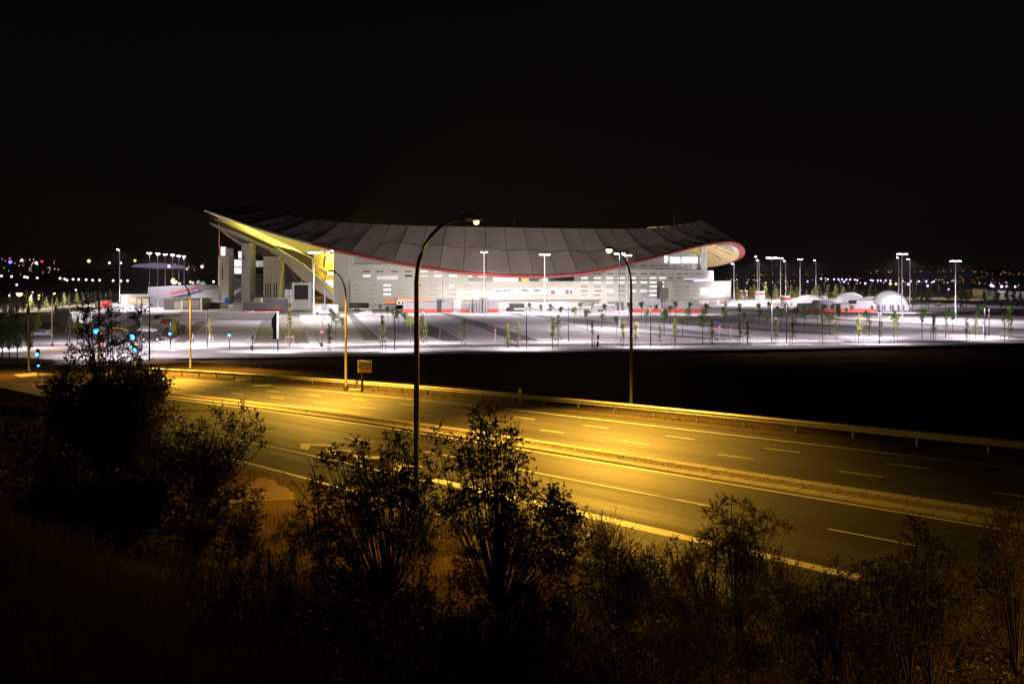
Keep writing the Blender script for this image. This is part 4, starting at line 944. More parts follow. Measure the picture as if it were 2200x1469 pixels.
# orange stand and small dark things by the end wall
building('orange roofed refreshment stand under the yellow lit stair', [('body',662,714,640,652,mat('brown stand',(.18,.10,.05),.8),3),('awning',680,714,636,642,ORANGE,3),('hedge',686,706,646,653,LEAFG,.8)], name='refreshment_stand', cat='stand')
building('double sign panels on a post beside the screen portal', [('panel',673,686,622,630,L_WIN2,.3),('panel',668,683,632,642,GREY,.3)], name='sign_panels', cat='sign')
for x0, x1, yt, yb, lb in ((611,615,653,662,'left'),(616,620,652,662,'middle'),(621,626,653,662,'right')):
    Yg = CZ*F/(yb-HY); c = (at((x0+x1)/2,0,Yg).x, Yg, 0); t = thing('parasol', lb+'most' if lb != 'middle' else lb, 'parasol', c, group='closed yellow parasols beside the screen'); t['label'] = f'{lb} one of three closed yellow parasols beside the screen portal'
    MB().lathe(c, [(.1,0),(.5,.8),(.62,1.2),(.3,1.9),(.05,2.2)], 8).build('cloth', mat('yellow cloth', (.75,.65,.12), .8), t); MB().tube([c, (c[0],c[1],2.4)], .04, 5).build('pole', DARK, t)
p = PF(487, 655); MB().lathe(p, [(1.6,0),(1.7,.8),(1.7,3.0),(1.3,3.4)], 12).build('water_tank', BLUEP, loc=p, smooth=True); tag(LAST[0], 'round blue tank at the foot of the concrete towers', 'tank')

# ------------------------------------------------------------------ vehicles
def make_car(col, cat='car', kind='hatch'):
    t = thing('parked_car', 'x', 'car'); L2, W2 = 2.15, .86
    body = [(-L2,.35),(-L2,.75),(-1.95,.92),(-1.2,.98),(1.15,.98),(1.9,.85),(L2,.62),(L2,.35)]
    MB().prism([(x,-W2,z) for x, z in body], (0, 2*W2, 0)).build('body', col, t)
    cab = [(-1.9,.96),(-1.5,1.40),(-.3,1.47),(.35,1.40),(1.15,.97)]
    MB().prism([(x,-W2*.9,z) for x, z in cab], (0, 2*W2*.9, 0)).build('cabin', col, t)
    for sd in (-1, 1):
        for q in ([(-1.65,1.0),(-1.42,1.32),(-.5,1.38),(-.5,1.0)], [(-.42,1.0),(-.42,1.38),(.3,1.33),(.9,1.0)]):
            MB().prism([(x, sd*W2*.9, z) for x, z in q], (0, sd*.02, 0)).build('side_window', GLASSD, t)
        for x in (-1.35, 1.3):
            w_ = MB(); 
            for k in range(14): a = 2*math.pi*k/14; w_.v += [(x+.32*math.cos(a), sd*W2*.84, .32+.32*math.sin(a)), (x+.32*math.cos(a), sd*(W2+.02), .32+.32*math.sin(a))]
            for k in range(14): a = 2*k; c = (2*k+2) % 28; w_.f.append((a, c, c+1, a+1))
            w_.f += [tuple(range(0, 28, 2)), tuple(range(27, 0, -2))]; wh = w_.build('wheel', RUBBER, t)
            rm = MB()
            for k in range(10): a = 2*math.pi*k/10; rm.v.append((x+.19*math.cos(a), sd*(W2+.03), .32+.19*math.sin(a)))
            rm.f = [tuple(range(10))]; rm.build('rim', GALV, wh)
    for y in (-.6, .6):
        MB().box(L2-.06, L2+.015, y-.16, y+.16, .6, .74).build('headlight', WHITEP, t); MB().box(-L2-.015, -L2+.05, y-.16, y+.16, .68, .84).build('tail_light', RED, t)
    MB().box(1.0, 1.16, -.7, .7, .97, 1.0).build('windscreen_base', BLACK, t)
    return t
cars = {k: make_car(mat(k, c, .3, metal=.3, var=.05)) for k, c in (('silver car paint', (.45,.45,.46)), ('black car paint', (.02,.02,.022)), ('red car paint', (.35,.03,.03)))}
for v in cars.values(): v['_src'] = 1
CP = {k: Placer(v) for k, v in cars.items()}
CP['silver car paint'](PF(787, 677), R(180), 'silver hatchback parked beside the white trailer', 'parked cars')
CP['silver car paint'](PF(87, 723), R(180), 'silver car at the junction behind the cypress trees', 'parked cars')
CP['black car paint'](PF(328, 732), R(0), 'nearest black car partly behind the big dark tree', 'parked cars')
CP['silver car paint'](PF(316, 715), R(10), 'white topped car behind the black one at left', 'parked cars')
CP['red car paint'](PF(364, 697), R(0), 'red car parked below the retaining wall', 'parked cars')
CP['black car paint'](PF(373, 717), R(70), 'small dark car seen end on beside the bushy island', 'parked cars')
CP['black car paint'](PF(343, 686), R(90), 'dark car seen from behind near the stair wedge', 'parked cars')
# black box van
Yg = CZ*F/(669.5-HY); px2m = Yg/F; t = thing('box_van', 'black box van parked facing left before the stadium', 'van', (at(1107,0,Yg).x, Yg, 0)); X = lambda p_: at(p_,0,Yg).x; Z = lambda y: hz(y, Yg)
MB().prism([(X(a), Yg, Z(c)) for a, c in ((1099,669),(1126.5,669),(1126.5,652),(1094,652),(1094,669))], (0, 2.3, 0)).build('cargo_box', BLACK, t)
MB().prism([(X(a), Yg+.1, Z(c)) for a, c in ((1087,668.5),(1094,668.5),(1094,653),(1092.5,653),(1090.5,661),(1087,663))], (0, 2.1, 0)).build('cab', BLACK, t)
MB().prism([(X(a), Yg+.05, Z(c)) for a, c in ((1091.3,660),(1093.8,660),(1093.8,654),(1093,654))], (0, .06, 0)).build('side_window', L_WIN2, t)
MB().box(X(1105), X(1126), Yg-.04, Yg, Z(665), Z(662.3)).build('white_stripe', WHITEP, t)
for x in (1091, 1115.5):
    MB().tube([(X(x), Yg-.05, .42), (X(x), Yg+.3, .42)], .42, 12).build('wheel', RUBBER, t)
# white van, trailers
Yg = CZ*F/(675-HY); t = thing('white_van', 'white van with raised white cargo boxes below the trio of mast lights', 'van', (at(700,0,Yg).x, Yg, 0)); X = lambda p_: at(p_,0,Yg).x
MB().prism([(X(a), Yg, max(.3, hz(c, Yg))) for a, c in ((676,674),(688,674),(724,674),(724,655),(700,655),(686,658),(678,664))], (0, 2.4, 0)).build('body', WHITEP, t)
MB().box(X(690), X(708), Yg-.05, Yg, hz(668, Yg), hz(655, Yg)).build('grey_panel', GREY, t)
for x in (682, 718): MB().tube([(X(x), Yg-.05, .42), (X(x), Yg+.3, .42)], .42, 12).build('wheel', RUBBER, t)
Yg = CZ*F/(668-HY); t = thing('trailer', 'flat trailer loaded with a long dark tarpaulin roll', 'trailer', (at(772,0,Yg).x, Yg, 0)); X = lambda p_: at(p_,0,Yg).x
MB().tube([(X(751), Yg, hz(656, Yg)), (X(792), Yg, hz(656, Yg))], .95, 8).build('tarpaulin_roll', DARK, t, smooth=True); MB().box(X(750), X(800), Yg-.8, Yg+1.2, hz(665, Yg), hz(663, Yg)).build('deck', WHITEP, t)
for x in (765, 771): MB().tube([(X(x), Yg-.9, .45), (X(x), Yg-.6, .45)], .45, 12).build('wheel', RUBBER, t)
for x in (752, 790): MB().box(X(x), X(x+1), Yg-.1, Yg+.1, hz(664, Yg), hz(655, Yg)).build('stanchion', DARK, t)
Yg = CZ*F/(670-HY); t = thing('bus', 'long grey and white coach parked behind small round trees', 'coach', (at(1298,0,Yg).x, Yg, 0)); X = lambda p_: at(p_,0,Yg).x
MB().box(X(1271), X(1322), Yg, Yg+2.5, hz(667.5, Yg), hz(656, Yg)).build('body', GREY, t); MB().box(X(1272), X(1320), Yg+.1, Yg+2.4, hz(656, Yg), hz(654.5, Yg)).build('roof', WHITEP, t)
for x in (1288, 1314): MB().box(X(x), X(x+3), Yg-.04, Yg, hz(660, Yg), hz(658, Yg)).build('window', GLASSD, t)
for x in (1287, 1293): MB().tube([(X(x), Yg-.05, .45), (X(x), Yg+.3, .45)], .45, 12).build('wheel', RUBBER, t)
building('small red and white delivery van by the podium corner', [('body',1508,1527,653,658,WHITEP,2),('red_band',1508,1523,655,657,REDP,.2)], name='delivery_van', cat='van')
# banners on two masts, litter bin, bench, round signs
for (x, y0, y1, w_) in ((1166,632,643,3),(1174,632,643,3),(1327,651,667,5),(1337,651,667,5)):
    Yg = PF(1170, 676).y if x < 1200 else PF(1331, 705).y; MB().box(at(x-w_/2,0,Yg).x, at(x+w_/2,0,Yg).x, Yg-.3, Yg-.25, hz(y1, Yg), hz(y0, Yg)).build('banner', GREY, loc=(at(x,0,Yg).x, Yg, hz(y1, Yg))); o = LAST[0]
    tag(o, f'{"left" if x in (1166,1327) else "right"} grey banner hanging on the mast {"before the gallery windows" if x < 1200 else "beside the gooseneck lamp"}', 'banner', 'mast banners')
    MB().box(at(x-w_/2,0,Yg).x, at(x+w_/2,0,Yg).x, Yg-.32, Yg-.3, hz(y0+1.6, Yg), hz(y0, Yg)).build('dark_bar', DARK, o)
    MB().box(at(x-w_/2,0,Yg).x, at(x+w_/2,0,Yg).x, Yg-.32, Yg-.3, hz(y1, Yg), hz(y1-1.2, Yg)).build('red_bar', REDP, o)
p = PF(690, 746); MB().lathe(p, [(.30,0),(.34,.1),(.34,.95),(.2,1.05)], 8).build('litter_bin', BLACK, loc=p); tag(LAST[0], 'black litter bin on the inner pavement left of the gooseneck lamp', 'bin')
p = PF(651, 746); t = thing('bench_frame', 'thin rectangular railing frame on the pavement', 'railing', p)
for dx in (-1., 1.): MB().tube([p+Vector((dx,0,0)), p+Vector((dx,0,1.0))], .04, 5).build('leg', DARK, t)
MB().tube([p+Vector((-1,0,1)), p+Vector((1,0,1))], .06, 5).build('top_rail', DARK, t)
SGB = mat('blue sign face', (.03,.05,.35), .4); SGR = mat('red sign face', (.55,.05,.04), .4); SGG = mat('grey sign back', (.12,.12,.12), .6); SGM = mat('dark red sign face', (.2,.01,.03), .4)
for px, yb, heads, lb in ((1064,737,((702,SGB),(709.5,SGR)),'blue and red round signs on one pole below the keg stack'),(1545,731,((695,SGB),(702,SGR)),'blue and red round signs on one pole right of the tall birch'),
  (1570,732,((701,SGM),),'single dark red round sign below the podium corner'),(945,742,((706,SGG),(713,SGG)),'two grey round sign backs on a pole right of the gooseneck lamp'),(692,745,((713,SGM),),'round dark sign above the litter bin'),
  (1981,722,((689,SGB),(696,SGR)),'blue and red signs half hidden by a round tree at right'),(1893,727,((693,SGG),(699,SGG)),'two dark round signs below the big tent'),(2113,720,((693,SGG),),'small grey square sign at far right')):
    p = PF(px, yb); t = thing('road_sign', lb, 'road sign', p, group='round road signs'); MB().tube([p, (p.x, p.y, hz(heads[0][0], p.y))], .045, 5).build('pole', GALV, t)
    for y, mt in heads:
        c = Vector((p.x, p.y-.07, hz(y, p.y))); b = MB(); r = .30*p.y/150
        b.tube([c, c+Vector((0,-.04,0))], r, 14).build('disc', mt, t)
        if mt is SGR: MB().box(c.x-r*.6, c.x+r*.6, c.y-.06, c.y-.05, c.z-r*.15, c.z+r*.15).build('bar', WHITEP, t)
# ------------------------------------------------------------------ traffic signals
def signal(px, yb, heads, label, lit=L_BLUE, gh=ground, ped=None):
    p = P(px, yb, gh); t = thing('traffic_light', label, 'traffic light', p, group='traffic lights'); D = p.y
    MB().tube([p, (p.x, p.y, hz(heads[0][1]-5, D))], .07, 6).build('pole', DARK, t)
    for x, y, on, colm in heads:
        c = Vector((at(x, 0, D).x, D-.15, hz(y, D))); h = MB().box(c.x-.16, c.x+.16, D-.15, D+.1, c.z-.16, c.z+.62).build('signal_head', BLACK, t)
        if on: MB().tube([c+Vector((0,-.02,0)), c+Vector((0,-.06,0))], on, 12).build('lens', colm, h)
    return t
signal(82, 808, ((82,761,.17,L_BLUE),(84,785,.10,L_BLUE)), 'traffic light with cyan lamps on the left traffic island')
signal(493, 752, ((493.5,720,.22,L_BLUE),), 'traffic light with one cyan lamp facing the diagonal aisle')
signal(366, 750, ((366,717,.2,L_BLUE),), 'traffic light with one cyan lamp beside the round island')
signal(543, 756, ((543,728,0,L_BLUE),(541,750,0,L_BLUE)), 'dark unlit traffic light left of the black pylon')
signal(1283, 752, ((1285,727,0,L_BLUE),(1284,742,0,L_BLUE)), 'dark unlit traffic light at the right hand kerb', gh=ground)
signal(219, 765, ((218.5,716,.12,L_RED),(219.5,737,.16,L_RED)), 'traffic light with two red lamps seen through the dark tree')
t = signal(291, 800, ((291,752,.22,L_BLUE),(289,778,.12,L_BLUE),(283,744,.1,L_BLUE)), 'traffic light with stacked cyan lamps and a yellow overhead arm'); D = worldloc(t).y
MB().tube([at(x, y, D) for x, y in ((291,800),(290,740),(284,722),(276,712),(264,706),(235,704),(200,704.5))], .09, 6).build('overhead_arm', mat('yellow arm paint', (.55,.36,.05), .6), t)
for x, y in ((284,724),(207,711)):
    c = at(x, y, D-.2); h = MB().box(c.x-.3, c.x+.3, c.y, c.y+.2, c.z-.3, c.z+.9).build('signal_head', BLACK, t); MB().tube([c, c+Vector((0,-.08,0))], .30, 12).build('lens', L_BLUE, h)
lamp('POINT', 'signal_glow', at(284, 730, D-1.2), 260, (.08,.35,1), t, size=.3); lamp('POINT', 'signal_glow', at(207, 715, D-1.2), 120, (.1,.4,1), t, size=.3)
# ------------------------------------------------------------------ car park trees
def leafcloud(b, rnd, c, r, n, size, flat_=1.0, droop=.0):
    for _ in range(n):
        d = Vector((rnd.gauss(0,1), rnd.gauss(0,1), rnd.gauss(0,1))).normalized()*(rnd.random()**.45)
        p = Vector(c) + Vector((d.x*r, d.y*r, d.z*r*flat_))
        u = Vector((rnd.uniform(-1,1), rnd.uniform(-1,1), rnd.uniform(-.7,.7))).normalized(); w = u.orthogonal().normalized()
        q = size*rnd.uniform(.6, 1.3); b.quad(p-u*q*.5, p+w*q*.3, p+u*q*.6, p-w*q*.3)
def make_round(seed, m):
    rnd = random.Random(seed); t = thing('clipped_tree', 'x', 'tree')
    MB().tube([(0,0,0),(.02,0,1.3),(0,.02,2.6)], [.055,.05,.03], 5).build('trunk', BARK, t)
    b = MB()
    for k in range(9):
        a = rnd.uniform(0, 6.28); z = rnd.uniform(-.55, .55); rr = .42*math.sqrt(max(.1, 1-z*z))
        leafcloud(b, rnd, (rr*math.cos(a)*.9, rr*math.sin(a)*.9, 3.0+z*.9), rnd.uniform(.30, .48), 55, .19)
    b.build('crown', m, t); return t
def make_col(seed, m, dense=1.):
    rnd = random.Random(seed); t = thing('columnar_sapling', 'x', 'tree')
    MB().tube([(0,0,0),(.03,0,2),(0,.03,4.6)], [.05,.04,.012], 5).build('trunk', BARK, t)
    b = MB(); br = MB()
    for k in range(int(26*dense)):
        f = rnd.random(); z = 1.55 + f*3.1; rr = .50*(1-f)**.6*min(1, (z-1.2)/.8); a = rnd.uniform(0, 6.28); r0 = rnd.uniform(.1, 1)*rr
        c = (r0*math.cos(a), r0*math.sin(a), z); br.tube([(0,0,z-.35), c], [.014,.006], 3, False)
        leafcloud(b, rnd, c, .17+.12*rnd.random(), 20, .15, 1.3)
    b.build('crown', m, t); br.build('branches', BARK, t)
    for dx, dy in ((-.45,0),(.45,0),(0,.4)): MB().tube([(dx,dy,0),(dx*.9,dy*.9,1.6)], .035, 4).build('stake', STAKE, t)
    MB().box(-.42,.42,-.03,.03,1.3,1.38).build('stake_bar', STAKE, t); return t
def make_back(seed, m, h=4.5):
    rnd = random.Random(seed); t = thing('roadside_tree', 'x', 'tree'); MB().tube([(0,0,0),(0,0,3)], [.09,.04], 5).build('trunk', BARK, t)
    b = MB()
    for k in range(15):
        f = k/14; leafcloud(b, rnd, (rnd.uniform(-.5,.5)*(1.2-f), rnd.uniform(-.5,.5)*(1.2-f), 1.2+f*3.6), .85*(1.15-f), 34, .42)
    b.build('crown', m, t); return t
RT = [Placer(make_round(i, (LEAFG, LEAFG, LEAFY)[i])) for i in range(3)]
CT = [Placer(make_col(10+i, (LEAFY, LEAFY, LEAFO, LEAFB)[i], (1., .7, 1.3, .6)[i])) for i in range(4)]
BT = [Placer(make_back(20+i, (LEAFB, LEAFY, LEAFB)[i])) for i in range(3)]
LM = [(560,'the black pylon sign'),(646,'the framed outdoor screen'),(700,'the white van'),(787,'the silver hatchback'),(855,'the orange market stall'),(895,'the tall gooseneck lamp'),(945,'the long kiosk with the dark door'),(1030,'the keg stack'),
      (1107,'the black box van'),(1170,'the gallery window mast'),(1238,'the gallery windows end'),(1298,'the grey coach'),(1345,'the pair of close masts'),(1390,'the kiosk by the banner mast'),(1471,'the kiosk below the stadium sign'),(1535,'the podium corner windows'),
      (1597,'the farthest ticket booth'),(1632,'the middle ticket booth'),(1687,'the nearest ticket booth'),(1763,'the smallest tent'),(1843,'the kiosk by the big tent'),(1921,'the big white tent'),(1980,'the far right round signs'),(2053,'the far right mast'),(2116,'the rightmost kerb lamp post'),(2185,'the right picture edge')]
LM = [(a, b_) for a, b_ in LM]
_cnt = {}
def label_set(items, desc, prep='near'):
    """items: (px, rowkey); returns labels naming the landmark and the order of the tree there"""
    by = {}
    for i, (px, y) in enumerate(items):
        l = min(LM, key=lambda q: abs(q[0]-px)); by.setdefault(l[1], []).append(i)
    out = [None]*len(items)
    for l, ids in by.items():
        ids.sort(key=lambda i: items[i][0])
        for k, i in enumerate(ids):
            if len(ids) == 1: out[i] = f'{desc} {prep} {l}'
            else: out[i] = f'{desc}, {"leftmost" if k == 0 else ("rightmost" if k == len(ids)-1 else ordn(k+1)+" from left")} {prep} {l}'
    return out
rt = [(806,655),(818,659),(833,665),(845,670),(856,676),(869,680),(882,689),(713,671),(721,685),(736,691),(1163,659),(1184,660),(1207,665),(1234,668),(1246,655),(1262,674),(1272,655),(1293,680),(1300,660),(1325,687),(1351,655),(1355,668),(1378,656),(1388,672),(1409,660),(1427,678),(1440,664),(1452,655),(1477,670),(1484,656),(1519,660),(1512,672),(1510,689),(1560,656),(1553,664),(1555,676),(1590,657),(1587,667),(1597,678),(1630,659),(1632,672),(1654,655),(1647,686),(1669,663),(1678,672),(1689,659),(1711,668),(1729,660),(1728,679),(1747,657),(1772,662),(1756,670),(1789,660),(1783,683),(1803,673),(1818,667),(1830,660),(1872,662),(1862,675),(1922,672),(1920,685),(1981,675),(2035,669),(2047,680),(2015,655),(2064,657),(2100,677),(2104,656),(2113,660),(2152,655),(2169,665),(2167,677),(2185,654),(1138,657),(1466,690)]
rl = label_set(rt, 'small round clipped tree')
rr_ = random.Random(3)
for (px, yc), lb in zip(rt, rl):
    # crown centre is 3 m up: find the ground row
    s = rr_.uniform(.95, 1.4) * (1.25 if (px, yc) in ((1783,683),(736,691),(1981,675),(1510,689)) else 1)
    Y = (CZ-3.0*s)*F/(yc-HY); p = Vector(((px-HX)/F*Y, Y, .05))
    RT[2 if (px in (1246,1466) or rr_.random() < .12) else rr_.randint(0, 1)](p, rr_.uniform(0, 6.28), lb, 'small round trees in the car park', s)
ct = [(451,741,.9),(622,745,1.15),(707,757,1.),(822,757,1.15),(906,747,1.1),(915,742,.8),(997,746,1.),(1090,752,.95),(1112,747,1.),(1187,751,1.15),(1199,748,1.1),(1272,750,.9),(1339,746,1.05),(1366,745,.95),(1418,744,.8),(1450,744,1.1),(1530,743,1.05),(1590,741,1.),(1606,742,.95),(1667,738,.95),(1703,743,1.1),(1767,739,1.),(1797,731,.95),(1845,737,1.15),(1868,729,1.),(1928,737,1.05),(2006,735,1.1),(2032,726,.9),(2077,733,.95),(2096,728,.9),(2158,732,1.15),(2172,728,.9)]
cl = label_set([(a, b_) for a, b_, s in ct], 'staked slender yellow green sapling')
for (px, yb, s), lb in zip(ct, cl):
    CT[rr_.choice((0,1,2,0,1))](PF(px, yb), rr_.uniform(0, 6.28), lb, 'staked saplings along the kerb', (s*1.3, s*1.3, s*1.12))
bt = [1583,1600,1612,1620,1645,1664,1669,1700,1712,1733,1746,1752,1760,1780,1796,1811,1837,1852,1870,1882,1897,1911,1961,1969,1980,1990,2000,2037,2063,2069,2076,2085,2115,2141,2163,2178,2192]
bl = [f'pale far roadside tree, {ordn(i+1)} from the left along the right hand dry grass' for i in range(len(bt))]
for i, (px, lb) in enumerate(zip(bt, bl)):
    yb = 643 + (px-1600)*.012 + rr_.uniform(-2, 4); p = PF(px, yb); BT[rr_.randint(0, 2)](p, rr_.uniform(0, 6.28), lb, 'far roadside trees at right', rr_.uniform(.9, 1.7)*1.15)
bt = [(10,690,1.),(24,686,1.2),(36,676,1.1),(50,672,.9),(67,668,1.2),(84,672,.8),(100,664,1.),(122,662,.9),(138,658,1.2),(147,655,.9),(165,655,1.2),(180,652,.8),(196,650,1.),(214,648,1.3),(236,646,1.3),(248,644,.9),(120,676,.7),(60,684,.8)]
for i, (px, yb, s) in enumerate(sorted(bt)):
    BT[rr_.randint(0, 2)](PF(px, yb), rr_.uniform(0, 6.28), f'pale green roadside tree, {ordn(i+1)} from the left behind the junction', 'roadside trees behind the junction', s)
for i, (px, yb, s) in enumerate(((152,716,.9),(168,718,.85),(82,716,.9),(372,722,.75),(383,716,.6))):
    BT[1](PF(px, yb), i, 'leafy young tree ' + ('left of the lit canopy building','right neighbour in front of the lit canopy building','standing before the silver junction car','on the round island','smaller one on the round island')[i], 'young trees at the junction', s)
# tall dark cypress like trees on the island
def make_cyp(seed):
    rnd = random.Random(seed); t = thing('cypress_tree', 'x', 'tree'); MB().tube([(0,0,0),(0,0,3)], [.1,.06], 6).build('trunk', BARK, t); b = MB()
    for k in range(22):
        f = k/21; leafcloud(b, rnd, (rnd.uniform(-.2,.2), rnd.uniform(-.2,.2), 2.6+f*4.4), .25+.62*math.sin(math.pi*(.12+f*.83)), 60, .22)
    b.build('crown', LEAFG, t); return t
CY_ = Placer(make_cyp(4))
for i, (px, yb, s) in enumerate(((5,782,.95),(20,780,.86),(37,782,.92),(63,783,.9),(-12,783,1.))):
    CY_(PF(px, yb), i*1.3, 'dense dark columnar tree on the island, ' + ('second from the left','third from the left','fourth, just left of the straight lamp','rightmost, behind the straight street lamp','leftmost at the picture edge')[i], 'dark columnar trees on the island', (s, s, s*1.05))
# ------------------------------------------------------------------ lights of the far city
def far_lights(name, pts, m, r):
    b = MB()
    for x, y, Y, k in pts:
        c = at(x, y, Y); q = r*k*Y/F; b.lathe((c.x, c.y, c.z-q), [(q*.3,0),(q,q*.6),(q,q*1.4),(q*.3,q*2)], 6)
    return b
rf = random.Random(11)
LO = emis('warm far light', (1, .62, .25), 1.8); LW = emis('pinkish far light', (1, .80, .74), 2.4); LV = emis('violet far light', (.62, .42, 1), 3.2); LR = emis('red far light', (1, .06, .06), 1.2); LB = emis('blue far light', (.15,.15,1), 3)
LOD = emis('dim orange far light', (1, .42, .12), .8)
def cluster(x0, x1, y0, y1, n, Y=2400): return [(rf.uniform(x0, x1), rf.uniform(y0, y1), Y, rf.uniform(.5, 1.2)) for _ in range(n)]
for nm, pts, m, r in (('city_lights', cluster(1860,2120,580,586,42)+cluster(2090,2200,583,590,22)+cluster(1990,2150,594,610,34)+cluster(1580,1770,588,592,14), LOD, .75),
    ('city_lights', cluster(1900,2060,600,612,26)+cluster(1570,1640,598,612,14)+cluster(1640,1900,598,612,26)+cluster(2100,2200,606,624,14)+cluster(0,120,555,580,16)+cluster(380,440,570,582,8)+cluster(2040,2080,612,624,10), LW, .85),
    ('city_lights', cluster(0,130,558,590,22)+cluster(330,440,566,578,10)+cluster(1560,1700,586,614,18), LO, .8),
    ('city_lights', cluster(380,445,568,592,16)+cluster(1820,1850,592,602,6)+cluster(15,30,554,558,2)+cluster(2180,2200,612,618,4), LR, .7)):
    far_lights(nm, pts, m, r).build(nm, m, kind='stuff')
# countable lamps of the far roads, each a post with its lantern
def far_lamp(px, py, Y, m, k, label, group):
    c = at(px, py, Y); q = k*Y/F; t = thing('far_street_lamp', label, 'street lamp', (c.x, c.y, 0), group=group)
    MB().tube([(c.x, c.y, 0), (c.x, c.y, c.z)], .12*Y/900, 4).build('pole', DARK, t); MB().lathe((c.x, c.y, c.z-q), [(q*.4,0),(q,q*.7),(q,q*1.3),(q*.4,q*2)], 8).build('lantern', m, t)
row = [(3,593),(25,594),(53,595),(59,596),(80,597),(129,598),(139,599.5),(144,602),(157,600),(169,600.5),(185,601),(199,602),(214,602),(243,603),(260,603.5),(274,603)]
for i, (x, y) in enumerate(row): far_lamp(x, y, 820, LW, 2.3, f'pinkish far street lamp, {ordn(i+1)} from the left in the row above the junction', 'far street lamps in a row at left')
row = [(1764.5,599),(1778.5,600),(1792,600),(1801.5,600),(1809,600),(1818.5,600.5),(1826,601),(1836.5,601),(1842,602),(1871,602),(1875.5,603),(1886,602.5),(1892.5,603),(1903,602.5),(1913,603),(1939,604),(1957,604),(1974,604.5),(1990,605),(2006,605)]
for i, (x, y) in enumerate(row): far_lamp(x, y, 1000, LV, 1.8, f'violet far street lamp, {ordn(i+1)} from the left in the row right of the masts', 'violet far street lamps')
row = [(2130,613,LV,3.2),(2134,615,LV,2.4),(2152,615.5,LV,2.8),(2145,624,LV,2.6),(2163,616,LW,2.2),(2181,616,LW,2.),(1993,614,LV,2.4),(1859,609,LV,2.2),(2038,622,LV,2.),(1913,609.5,LO,3.),(1925,610,LO,2.6),(1952,610.5,LW,2.6),(1735,605,LV,1.8),(1814,605,LV,2.)]
for i, (x, y, m_, k) in enumerate(sorted(row)): far_lamp(x, y, 950, m_, k, f'bright scattered lamp, {ordn(i+1)} from the left among the town lights right of the stadium', 'scattered bright town lamps at right')
row = [(191,561,LO,3.6,'yellowish, on the dark skyline between the junction lamps'),(78,565,LW,3.,'large pinkish, on the left skyline'),(90,562,LR,2.6,'red one on the left skyline'),(22,563,LB,3.6,'blue one on the left skyline'),(47,559,LW,2.6,'white one on the left skyline'),(235,565,LW,2.4,'white one just left of the lone mast'),(260,565,LV,2.2,'violet one behind the lone mast'),(290,560,LO,2.8,'orange one above the lit stadium far away'),(21,555,LR,2.,'small red one above the blue light'),
  (363,572,LV,3.2,'violet one among the mast row'),(434,573,LV,3.2,'bright violet one left of the flagpole'),(372,603,LO,5.,'large amber one behind the mast row'),(36,612,LV,2.2,'pale violet one low at left'),(459,605,LO,2.4,'orange one beside the flagpole foot'),(409,606,LO,2.2,'orange one above the roof domes'),(463,618,LO,2.,'small warm one above the ramp'),(20,635,LW,1.8,'warm pair left'),(84,635,LO,2.4,'orange one by the pale trees'),(83,642,LO,2.,'lower orange one by the pale trees'),(163,623,LW,1.8,'white one above the roadside trees'),(70,628,LW,1.6,'faint one above the cypress trees')]
for x, y, m_, k, lb in row: far_lamp(x, y, 1300 if y < 600 else 420, m_, k, 'far lamp, ' + lb, 'single far lamps at left')
for px, py, Y, r, lb in ((2140,622,860,0,''),):
    pass
building_far = [(2090,2120,622,630,'low far shed with a yellowish front',mat('ochre shed',(.30,.22,.06),.8)),(2142,2170,624,636,'bright white far warehouse at right',WHITEP),(2176,2210,626,636,'long white far warehouse at the picture edge',WHITEP)]
for x0, x1, yt, yb, lb, m_ in building_far:
    Yg = 560; t = thing('warehouse', lb, 'building', (at((x0+x1)/2,0,Yg).x, Yg, 0), group='far warehouses'); MB().box(at(x0,0,Yg).x, at(x1,0,Yg).x, Yg, Yg+15, 0, hz(yt, Yg)).build('wall', m_, t); MB().box(at(x0,0,Yg).x-.5, at(x1,0,Yg).x+.5, Yg-.5, Yg+15.5, hz(yt, Yg), hz(yt, Yg)+.6).build('roof', DARK, t)
lamp('POINT', 'warehouse_fill', (at(2160,0,540).x, 538, 9), 9000, (.75,.75,1), None, size=1)  # added light to brighten the far warehouse fronts
# far arena with a pale roof on the left skyline
Y = 1600; t = thing('far_arena', 'long low far building with a glowing lilac roof on the left skyline', 'building', (at(325,0,Y).x, Y, 0))
MB().prism([at(x, y, Y) for x, y in ((281,573),(290,568),(330,565),(365,569),(378,576),(340,577),(300,574.5))], (0, 60, 0)).build('roof', emis('lilac roof', (.50,.38,.62), .30), t)
MB().box(at(283,0,Y).x, at(376,0,Y).x, Y+5, Y+50, 0, hz(577, Y)).build('wall', CONCD, t)
# ------------------------------------------------------------------ foreground shrubs and trees
def leaf_spray(b, tw, rnd, c, L, n, size, up=None):
    d = Vector((rnd.gauss(0,1), rnd.gauss(0,1), rnd.gauss(.35,.8))).normalized() if up is None else up
    e = Vector(c) + d*L; tw.tube([c, Vector(c).lerp(e, .5)+Vector((0,0,.02*L)), e], [.006,.004,.002], 3, False)
    for i in range(n):
        p = Vector(c).lerp(e, (i+.5)/n); u = (d*.5 + Vector((rnd.gauss(0,.7), rnd.gauss(0,.7), rnd.gauss(-.1,.6)))).normalized(); w = u.cross(Vector((rnd.gauss(0,1),rnd.gauss(0,1),rnd.gauss(0,1)))).normalized()
        q = size*rnd.uniform(.6, 1.25); n0 = len(b.v); b.v += [tuple(p), tuple(p+u*q*.5+w*q*.20), tuple(p+u*q), tuple(p+u*q*.5-w*q*.20)]; b.f.append((n0, n0+1, n0+2, n0+3))
